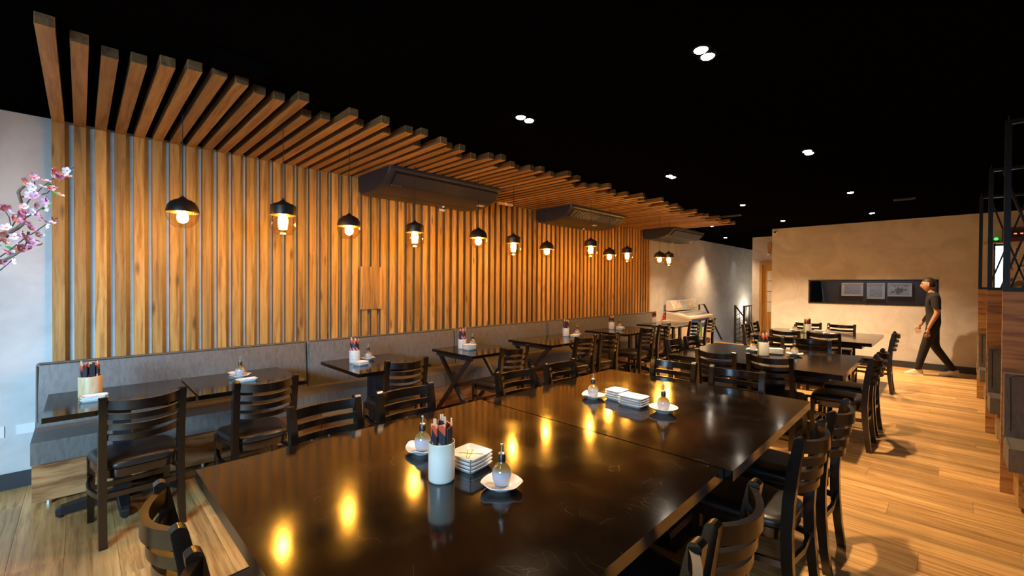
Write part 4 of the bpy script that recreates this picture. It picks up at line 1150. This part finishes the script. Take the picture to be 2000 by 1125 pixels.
# serving slot: framed certificates and things leaning inside
for k, (a, b2, z0, z1, mk, lb) in enumerate(((3.27, 3.64, 1.34, 1.62, 'certificate', 'left framed certificate inside the wall slot, text lines only'), (3.70, 3.99, 1.285, 1.615, 'certificate', 'middle framed certificate inside the wall slot, nearly square'), (4.03, 4.40, 1.345, 1.615, 'sketch', 'right framed picture inside the wall slot, with dark drawing'))):
    t = empty('picture_frame', (a, 11.748, z0), 0, lb, 'picture frame', 'silver picture frames in the wall slot')
    w, h = b2 - a, z1 - z0
    for q in ((0, w, 0, 0.018), (0, w, h - 0.018, h), (0, 0.018, 0.018, h - 0.018), (w - 0.018, w, 0.018, h - 0.018)):
        done('frame_side', bx(q[0], q[1], -0.02, 0, q[2], q[3]), M['frame_silver'], t, bevel=0.002)
    done('mount', bx(0.018, w - 0.018, -0.008, 0, 0.018, h - 0.018), M['frame_silver'], t)
    done('print', bx(0.045, w - 0.045, -0.011, -0.008, 0.045, h - 0.045), M[mk], t)
t = empty('leaning_rods', (2.60, 11.6, 1.06), 0, 'thin metal rods leaning at the left end of the wall slot', 'rods')
for p, q in (((0.05, 0, 0), (-0.02, 0.02, 0.9)), ((0.12, 0.05, 0), (0.02, 0.05, 0.95)), ((0.40, 0.0, 0), (0.28, 0.04, 0.9))):
    bm = bmesh.new(); tube(bm, [p, q], 0.006, 8); done('rod', bm, M['chrome'], t)
spot((3.8, 11.45, 2.7), 45, size=150, aim=(3.8, 11.7, 1.4), col=(0.7, 0.85, 1.0))  # unseen fill spot added to brighten the inside of the slot

# ---------------------------------------------------------------- ice cream freezer
FZ = empty('ice_cream_freezer', (0.05, 10.08, 0), 0, 'cream ice cream chest freezer with sloped glass lid and blue printed front', 'freezer')
def side_loop(yv, pts): return [(x, yv, z) for x, z in pts]
bm = bmesh.new(); loft(bm, [side_loop(yv, [(0.0, 0.06), (0.60, 0.06), (0.60, 0.77), (0.0, 0.88)]) for yv in (0.0, 1.35)])
done('cabinet', bm, M['cream_enamel'], FZ, bevel=0.012, seg=2, smooth=30)
bm = bmesh.new(); loft(bm, [side_loop(yv, [(-0.01, 0.875), (0.63, 0.765), (0.635, 0.805), (-0.005, 0.915)]) for yv in (-0.02, 1.37)])
done('lid_frame', bm, M['cream_enamel'], FZ, bevel=0.01, seg=2, smooth=30)
for a, b2 in ((0.04, 0.68), (0.67, 1.31)):
    bm = bmesh.new()
    rows = []
    for k in range(7):
        u = k / 6; x = 0.04 + 0.55 * u; z = 0.912 - 0.105 * u + 0.045 * math.sin(PI * u)
        rows.append((x, z))
    lo = [side_loop(yv, rows + [(x, z - 0.006) for x, z in rows[::-1]]) for yv in (a, b2)]
    loft(bm, lo); done('glass_lid', bm, M['clear_glass'], FZ, smooth=40)
    bm = bmesh.new(); tube(bm, [(rows[3][0], a, rows[3][1] + 0.003), (rows[3][0], b2, rows[3][1] + 0.003)], 0.006, 8); done('lid_handle', bm, M['cream_enamel'], FZ)
done('basket_well', bx(0.05, 0.56, 0.05, 1.30, 0.70, 0.752), M['menu_print'], FZ)
bm = bmesh.new()
can = [(0.02, 0.93), (0.02, 1.16), (0.06, 1.178), (0.13, 1.165), (0.225, 0.99), (0.21, 0.935)]
loft(bm, [side_loop(yv, can) for yv in (0.02, 1.30)]); done('canopy', bm, M['cream_enamel'], FZ, bevel=0.008, smooth=30)
for k in range(3):
    p, q = Vector((0.208, 0, 1.065)), Vector((0.225, 0, 0.985))
    a = 0.08 + k * 0.40
    bm = bmesh.new(); loft(bm, [[(0.140, yv, 1.150), (0.222, yv, 1.000), (0.2285, yv, 1.003), (0.1465, yv, 1.153)] for yv in (a, a + 0.36)])
    done('menu_panel', bm, M['menu_print'] if k != 1 else M['certificate'], FZ)
# front advertisement: blue upper field with white script strokes, coloured ice lollies below
fr = done('front_print', bx(0.601, 0.604, 0.10, 1.22, 0.12, 0.745), pmat('print_white', (0.75, 0.72, 0.66), 0.4), FZ)
done('blue_field', bx(0.6041, 0.606, 0.13, 1.20, 0.52, 0.74), pmat('print_blue', (0.02, 0.09, 0.42), 0.4), fr)
done('blue_field', bx(0.6041, 0.606, 0.13, 0.36, 0.14, 0.515), pmat('print_sky', (0.05, 0.30, 0.60), 0.4), fr)
done('lolly_print', bx(0.6041, 0.607, 0.44, 0.56, 0.20, 0.50), pmat('print_orange', (0.80, 0.30, 0.02), 0.4), fr, bevel=0.001)
done('lolly_print', bx(0.6041, 0.607, 0.62, 0.74, 0.30, 0.60), pmat('print_green', (0.05, 0.38, 0.08), 0.4), fr, bevel=0.001)
done('lolly_print', bx(0.6041, 0.607, 0.66, 0.72, 0.20, 0.30), pmat('print_yellow', (0.80, 0.55, 0.05), 0.4), fr, bevel=0.001)
done('lolly_print', bx(0.6041, 0.607, 0.84, 0.92, 0.34, 0.50), pmat('print_red', (0.60, 0.06, 0.04), 0.4), fr, bevel=0.001)
def script(y0, z0, w, h, n):
    bm = bmesh.new(); pts = []
    for k in range(n * 8 + 1):
        u = k / (n * 8); pts.append((0.608, y0 + w * u + 0.012 * math.sin(u * n * 2 * PI), z0 + h * 0.5 * (1 + math.sin(u * n * 2 * PI + 1))))
    bar(bm, pts, 0.008, 0.012); done('script_stroke', bm, M['white_plastic'], fr)
script(0.22, 0.55, 0.45, 0.07, 5); script(0.66, 0.62, 0.40, 0.06, 4); script(0.90, 0.49, 0.22, 0.05, 3)
for a in (0.06, 0.54):
    for b2 in (0.08, 1.27):
        bm = bmesh.new(); lathe(bm, [(0.025, 0.0), (0.025, 0.06)], 12); done('castor', bm, M['rubber'], FZ, (a, b2, 0))

# metal handrail and railings at the stairs
t = empty('stair_handrail', (0.10, 12.02, 0), 0, 'black bent metal frame sloping to the floor right of the freezer', 'handrail')
for nm, path in (('rail', [(0.0, 0.0, 0.0), (0.0, 0.0, 1.02), (0.03, 0.25, 1.02), (0.26, 0.95, 0.0)]),):
    bm = bmesh.new(); bar(bm, path, 0.035, 0.035); done(nm, bm, M['black_metal'], t)
bm = bmesh.new(); bar(bm, [(0.0, 0.0, 0.45), (0.145, 0.60, 0.45)], 0.025, 0.025); done('brace', bm, M['black_metal'], t)
t = empty('stair_railing', (0, 0, 0), 0, 'black metal stair railing with upright and diagonal bars beside the door', 'railing')
def pnl(p, q, kind):
    p, q = Vector(p), Vector(q)
    for a in (p, q):
        done('post', bx(a.x - 0.022, a.x + 0.022, a.y - 0.022, a.y + 0.022, 0, 1.02), M['black_metal'], t)
    for z in (0.06, 1.0):
        if kind == 'diag' and z > 0.9: continue
        bm = bmesh.new(); bar(bm, [(p.x, p.y, z), (q.x, q.y, z)], 0.02, 0.035); done('rail', bm, M['black_metal'], t)
    if kind == 'up':
        n = 9
        for k in range(1, n):
            u = k / n
            bm = bmesh.new(); a = p.lerp(q, u); b2 = p.lerp(q, min(1, max(0, u + (0.07 if k % 2 else -0.07))))
            bar(bm, [(a.x, a.y, 0.06), (b2.x, b2.y, 1.0)], 0.010, 0.016); done('baluster', bm, M['black_metal'], t)
    else:
        bm = bmesh.new(); bar(bm, [(p.x, p.y, 1.0), (q.x, q.y, 0.72)], 0.02, 0.035); done('rail', bm, M['black_metal'], t)
        for k in range(6):
            z = 0.08 + k * 0.13
            bm = bmesh.new(); bar(bm, [(p.x, p.y, z), (q.x, q.y, z + 0.14)], 0.008, 0.014); done('baluster', bm, M['black_metal'], t)
        mm = p.lerp(q, 0.5); bm = bmesh.new(); bar(bm, [(mm.x, mm.y, 0.06), (mm.x, mm.y, 0.85)], 0.008, 0.014); done('baluster', bm, M['black_metal'], t)
pnl((0.86, 12.52, 0), (1.10, 12.45, 0), 'diag')
pnl((1.10, 12.50, 0), (1.13, 13.35, 0), 'up')
for k in range(6):
    struct(done('stair_step', bx(0.0, 1.18, 12.60 + 0.28 * k, 12.88 + 0.28 * k, -1.75, -0.17 - 0.17 * k), M['plank'])) if False else None

# ---------------------------------------------------------------- person walking
def skin_mesh(name, verts, edges, radii, mat, parent, sub=2, mirror=False):
    me = bpy.data.meshes.new(name); me.from_pydata(verts, edges, [])
    o = bpy.data.objects.new(name, me); COL.objects.link(o)
    md = o.modifiers.new('skin', 'SKIN'); md.use_smooth_shade = True
    sk = me.skin_vertices[0].data
    for i, r in enumerate(radii):
        sk[i].radius = r if isinstance(r, tuple) else (r, r)
    sk[0].use_root = True
    ms = o.modifiers.new('sub', 'SUBSURF'); ms.levels = sub; ms.render_levels = sub
    dg = bpy.context.evaluated_depsgraph_get(); dg.update()
    ev = o.evaluated_get(dg); nm = bpy.data.meshes.new_from_object(ev)
    o.modifiers.clear(); o.data = nm
    nm.materials.clear(); nm.materials.append(mat)
    for p in nm.polygons: p.use_smooth = True
    o.parent = parent
    return o
person = empty('person', (4.73, 10.56, 0), PI / 2 + 0.12, 'person in black T-shirt and trousers walking left past the plaster wall', 'person')
# local: facing +y, right = +x
V = [(0, 0, 0.92), (0, 0.0, 1.05), (0, 0.01, 1.20), (0, 0.01, 1.34), (0, 0.02, 1.43), (0, 0.045, 1.50), (0, 0.06, 1.585),
     (-0.155, 0.0, 1.36), (-0.195, -0.03, 1.10), (-0.19, 0.06, 0.88), (-0.19, 0.08, 0.81),
     (0.155, 0.0, 1.36), (0.195, 0.03, 1.10), (0.19, 0.13, 0.90), (0.18, 0.16, 0.84),
     (-0.085, 0.0, 0.88), (-0.09, 0.11, 0.50), (-0.09, 0.20, 0.11), (-0.09, 0.20, 0.075),
     (0.085, 0.0, 0.88), (0.09, -0.03, 0.50), (0.09, -0.26, 0.13), (0.09, -0.27, 0.09)]
E = [(0, 1), (1, 2), (2, 3), (3, 4), (4, 5), (5, 6), (3, 7), (7, 8), (8, 9), (9, 10), (3, 11), (11, 12), (12, 13), (13, 14), (0, 15), (15, 16), (16, 17), (17, 18), (0, 19), (19, 20), (20, 21), (21, 22)]
R_ = [(0.13, 0.10), (0.115, 0.085), (0.13, 0.095), (0.14, 0.095), 0.055, 0.05, 0.055, 0.058, 0.042, 0.030, 0.026, 0.058, 0.042, 0.030, 0.026, 0.085, 0.058, 0.038, 0.034, 0.085, 0.058, 0.038, 0.034]
body = skin_mesh('body', V, E, R_, M['skin'], person)
def garment(name, test, mat, infl):
    bm = bmesh.new(); bm.from_mesh(body.data); bm.normal_update()
    bmesh.ops.delete(bm, geom=[f for f in bm.faces if not test(f.calc_center_median())], context='FACES')
    for v in bm.verts: v.co += v.normal * infl
    me = bpy.data.meshes.new(name); bm.to_mesh(me); bm.free(); me.materials.clear(); me.materials.append(mat)
    for p in me.polygons: p.use_smooth = True
    o = bpy.data.objects.new(name, me); COL.objects.link(o); o.parent = person
garment('t_shirt', lambda c: (0.93 < c.z < 1.445 and abs(c.x) < 0.165) or (1.17 < c.z < 1.42 and abs(c.x) >= 0.165), M['black_cloth'], 0.014)
garment('trousers', lambda c: c.z < 0.99 and c.z > 0.10 and abs(c.x) < 0.155, M['dark_cloth'], 0.012)
# head with face
bm = bmesh.new(); bmesh.ops.create_uvsphere(bm, u_segments=28, v_segments=20, radius=1.0)
for v in bm.verts:
    x, y, z = v.co
    k = 1 - 0.22 * max(0, -z) * (1 if y > -0.2 else 0.6)
    v.co = (x * 0.074 * k, y * 0.094 * (k if y > 0 else 1), z * 0.115)
    if y > 0.85 and abs(x) < 0.22 and -0.32 < z < 0.12: v.co.y += 0.014 * (1 - abs(x) / 0.22)   # nose
    if y > 0.75 and 0.08 < z < 0.30 and 0.2 < abs(x) < 0.55: v.co.y -= 0.006                     # eye sockets
head = done('head', bm, M['skin'], person, (0, 0.07, 1.575), smooth='all')
for sx in (-1, 1):
    bm = bmesh.new(); bmesh.ops.create_uvsphere(bm, u_segments=10, v_segments=8, radius=0.010); done('eye', bm, M['ac_dark'], head, (sx * 0.028, 0.080, 0.02))
    bm = bmesh.new(); bmesh.ops.create_uvsphere(bm, u_segments=10, v_segments=8, radius=0.020); bmesh.ops.scale(bm, verts=bm.verts, vec=(0.4, 0.8, 1.4)); done('ear', bm, M['skin'], head, (sx * 0.075, -0.005, 0.0), smooth='all')
done('mouth', bx(-0.02, 0.02, 0.0, 0.004, -0.003, 0.003), pmat('lips', (0.35, 0.12, 0.10), 0.5), head, (0, 0.074, -0.052))
bm = bmesh.new(); bmesh.ops.create_uvsphere(bm, u_segments=28, v_segments=18, radius=1.0)
bmesh.ops.delete(bm, geom=[f for f in bm.faces if f.calc_center_median().z < -0.35 or (f.calc_center_median().y > 0.10 and f.calc_center_median().z < 0.45)], context='FACES')
for v in bm.verts: v.co = (v.co.x * 0.085, v.co.y * 0.104 - 0.006, v.co.z * 0.124 + 0.006)
done('hair', bm, M['hair'], person, (0, 0.07, 1.58), smooth='all')
for sx, yy, zz in ((-1, 0.08, 0.80), (1, 0.165, 0.83)):
    V2 = [(sx * 0.19, yy, zz + 0.02), (sx * 0.19, yy + 0.004, zz - 0.03), (sx * 0.19, yy + 0.006, zz - 0.06)]
    vs, es, rs = list(V2), [(0, 1), (1, 2)], [0.022, (0.014, 0.030), (0.013, 0.032)]
    o = skin_mesh('hand', vs, es, rs, M['skin'], person, 1)
    for k, (dy, ln) in enumerate(((0.028, 0.060), (0.010, 0.070), (-0.009, 0.066), (-0.027, 0.052))):
        bs = Vector((sx * 0.19, yy + 0.006 + dy, zz - 0.065))
        skin_mesh('finger', [bs, bs + Vector((-sx * 0.004, 0.004, -ln * 0.5)), bs + Vector((-sx * 0.014, 0.006, -ln))], [(0, 1), (1, 2)], [0.009, 0.008, 0.007], M['skin'], o, 1)
    bs = Vector((sx * 0.188, yy + 0.03, zz - 0.015))
    skin_mesh('thumb', [bs, bs + Vector((-sx * 0.006, 0.020, -0.030)), bs + Vector((-sx * 0.010, 0.026, -0.055))], [(0, 1), (1, 2)], [0.011, 0.009, 0.008], M['skin'], o, 1)
for sx, yy, zz, tilt in ((-1, 0.20, 0.0, 0.0), (1, -0.275, 0.004, 0.0)):
    bm = bmesh.new()
    loft(bm, [[(sx * 0.09 + w * math.cos(a), yy + c + l * math.sin(a), z) for a in [2 * PI * k / 20 for k in range(20)]] for z, w, l, c in ((0.0, 0.044, 0.132, 0.055), (0.022, 0.047, 0.136, 0.055), (0.030, 0.043, 0.128, 0.052), (0.055, 0.040, 0.100, 0.030), (0.080, 0.036, 0.066, 0.002), (0.105, 0.035, 0.046, -0.014))])
    sh = done('shoe', bm, M['shoe'], person, (0, 0, zz), smooth='all')
    done('sole', bx(sx * 0.09 - 0.043, sx * 0.09 + 0.043, yy - 0.07, yy + 0.175, 0.0, 0.012), M['white_plastic'], sh, bevel=0.005)

# ---------------------------------------------------------------- blossom branches in a floor vase
BR = {
'main':[(2.416,-0.221,1.701),(2.464,-0.200,1.711),(2.480,-0.184,1.732),(2.498,-0.166,1.745),(2.511,-0.152,1.762),(2.516,-0.147,1.785),(2.515,-0.148,1.813),(2.508,-0.155,1.841),(2.530,-0.161,1.873),(2.532,-0.158,1.882),(2.573,-0.145,1.891)],
'side':[(2.508,-0.155,1.860),(2.491,-0.143,1.872),(2.474,-0.131,1.884)],
'thin1':[(2.361,-0.219,1.705),(2.403,-0.190,1.747),(2.445,-0.161,1.810),(2.472,-0.134,1.864),(2.484,-0.107,1.903),(2.497,-0.080,1.937),(2.512,-0.049,1.971),(2.530,-0.017,1.992)],
'thin1b':[(2.480,-0.125,1.887),(2.482,-0.123,1.926),(2.474,-0.131,1.961)],
'low':[(2.528,-0.209,1.618),(2.551,-0.185,1.631),(2.570,-0.166,1.646),(2.574,-0.147,1.670),(2.585,-0.135,1.696),(2.587,-0.133,1.729)],
'thin2':[(2.485,-0.209,1.638),(2.511,-0.182,1.664),(2.543,-0.149,1.702),(2.576,-0.116,1.732),(2.604,-0.087,1.760),(2.630,-0.060,1.782)],
'thin3':[(2.455,-0.211,1.590),(2.476,-0.190,1.615),(2.491,-0.174,1.637)],
'thin4':[(2.484,-0.151,1.782),(2.509,-0.125,1.803),(2.533,-0.101,1.824)],
'thin5':[(2.463,-0.200,1.814),(2.477,-0.187,1.786),(2.481,-0.183,1.756)],
'thin6':[(2.517,-0.103,1.876),(2.530,-0.089,1.882),(2.538,-0.081,1.892)],
'thin7':[(2.570,-0.136,1.712),(2.586,-0.120,1.701),(2.600,-0.106,1.695)]}
FL = [(2.613,-0.118,1.920),(2.611,-0.121,1.887),(2.635,-0.096,1.886),(2.644,-0.087,1.906),(2.618,-0.115,1.854),(2.640,-0.093,1.845),(2.642,-0.090,1.836),(2.617,-0.116,1.823),(2.607,-0.126,1.799),(2.585,-0.149,1.790),(2.576,-0.158,1.764),(2.558,-0.176,1.777),(2.600,-0.134,1.750),(2.609,-0.125,1.737),(2.546,-0.189,1.740),(2.565,-0.169,1.709),(2.585,-0.150,1.711),(2.541,-0.194,1.691),(2.646,-0.088,1.750),(2.656,-0.077,1.756),(2.630,-0.103,1.774),(2.676,-0.055,1.930),(2.685,-0.046,1.933),(2.697,-0.034,1.945),(2.663,-0.069,1.884),(2.552,-0.184,1.658),(2.562,-0.174,1.620),(2.538,-0.198,1.618),(2.576,-0.159,1.679),(2.533,-0.200,1.819),(2.601,-0.133,1.701),(2.612,-0.123,1.686),(2.537,-0.196,1.813),(2.582,-0.153,1.668),(2.533,-0.202,1.722),(2.627,-0.107,1.715),(2.602,-0.132,1.796),(2.672,-0.059,1.924)]
LV = [(2.668,-0.020,1.950),(2.615,-0.075,1.883),(2.610,-0.080,1.888),(2.588,-0.102,1.821),(2.592,-0.099,1.812),(2.601,-0.089,1.827),(2.561,-0.132,1.689),(2.551,-0.139,1.860),(2.583,-0.108,1.773),(2.488,-0.205,1.679),(2.498,-0.195,1.677),(2.516,-0.177,1.696)]
VX = Vector((2.20, -0.92, 0))
vase = empty('floor_vase', VX, 0, 'tall dark floor vase just outside the left edge holding the blossom branches', 'vase')
bm = bmesh.new(); lathe(bm, [(0.10, 0), (0.12, 0.05), (0.14, 0.45), (0.10, 0.85), (0.055, 1.0), (0.07, 1.06), (0.06, 1.055), (0.045, 1.0)], 28); done('body', bm, M['ac'], vase, smooth='all')
tree = empty('blossom_branch', VX, 0, 'pink cherry blossom branch reaching in at the left edge', 'blossom branch')
def rel(p): return Vector(p) - VX
base = Vector((0, 0, 1.02))
thick = {'main': (0.0085, 0.0045), 'side': (0.004, 0.003), 'low': (0.006, 0.004)}
for k, pts in BR.items():
    a, b2 = thick.get(k, (0.0022, 0.0012))
    P_ = [rel(p) for p in pts]
    if k in ('main', 'thin1', 'low', 'thin2', 'thin3'):
        q = P_[0]; P_ = [base + Vector((0.01, 0.01, 0)), base.lerp(q, 0.35) + Vector((-0.03, 0, 0.05)), base.lerp(q, 0.7) + Vector((-0.02, 0, 0.03))] + P_
        a = max(a, 0.003)
    n = len(P_)
    bm = bmesh.new(); tube(bm, P_, [a + (b2 - a) * i / (n - 1) for i in range(n)], 8)
    done('branch' if k in thick else 'twig', bm, M['bark'] if k in thick else M['twig'], tree, smooth='all')
# one blossom of five cupped petals and an orange centre
def petal_verts(bm, ang, size, mi):
    rm = Matrix.Rotation(ang, 3, 'Z')
    rows = []
    for u, w, z in ((0.08, 0.10, 0.0), (0.40, 0.34, 0.06), (0.75, 0.42, 0.20), (1.0, 0.22, 0.38)):
        rows.append([rm @ Vector((u * size, s * w * size, (z + 0.10 * abs(s)) * size)) for s in (-1, 0, 1)])
    loft(bm, rows, cap=False, closed=False, mi=mi)
protos = []
for pm in ('petal', 'petal_pale'):
    bm = bmesh.new()
    for k in range(5): petal_verts(bm, 2 * PI * k / 5, 0.019, 0)
    for k in range(5): petal_verts(bm, 2 * PI * k / 5 + 0.6, 0.012, 0)
    c = bmesh.ops.create_uvsphere(bm, u_segments=8, v_segments=5, radius=0.0035)
    for v in c['verts']:
        v.co.z += 0.004
        for f in v.link_faces: f.material_index = 1
    me = bpy.data.meshes.new('blossom'); bm.to_mesh(me); bm.free(); me.materials.append(M[pm]); me.materials.append(M['pistil'])
    for p in me.polygons: p.use_smooth = True
    protos.append(me)
rnd = random.Random(3)
camv = Vector((4.92, 0, 1.55))
allf = list(FL)
for p in FL:
    if rnd.random() < 0.75:
        allf.append((p[0] - rnd.uniform(0, 0.04), p[1] + rnd.uniform(-0.02, 0.02), p[2] + rnd.uniform(-0.022, 0.022)))
for i, p in enumerate(allf):
    o = bpy.data.objects.new('blossom', protos[0 if rnd.random() < 0.55 else 1]); COL.objects.link(o); o.parent = tree
    o.location = rel(p)
    dv = (Vector((0.6, 0.3, 0.4)) + Vector((rnd.uniform(-.9, .9), rnd.uniform(-.9, .9), rnd.uniform(-.9, .9)))).normalized()
    o.rotation_euler = dv.to_track_quat('Z', 'Y').to_euler()
    s = rnd.uniform(0.62, 0.88); o.scale = (s, s, s)
lm = None
for p in LV:
    if lm is None:
        bm = bmesh.new()
        loft(bm, [[(u, -w, z), (u, 0, z - 0.002), (u, w, z)] for u, w, z in ((0, 0.001, 0), (0.008, 0.006, 0.001), (0.017, 0.006, 0.001), (0.026, 0.0005, -0.002))], cap=False, closed=False)
        o = done('leaf', bm, M['leaf'], tree, rel(p), smooth='all'); lm = o.data
    else:
        o = bpy.data.objects.new('leaf', lm); COL.objects.link(o); o.parent = tree; o.location = rel(p)
    o.rotation_euler = (rnd.uniform(-1, 1), rnd.uniform(-1, 1), rnd.uniform(-3, 3))
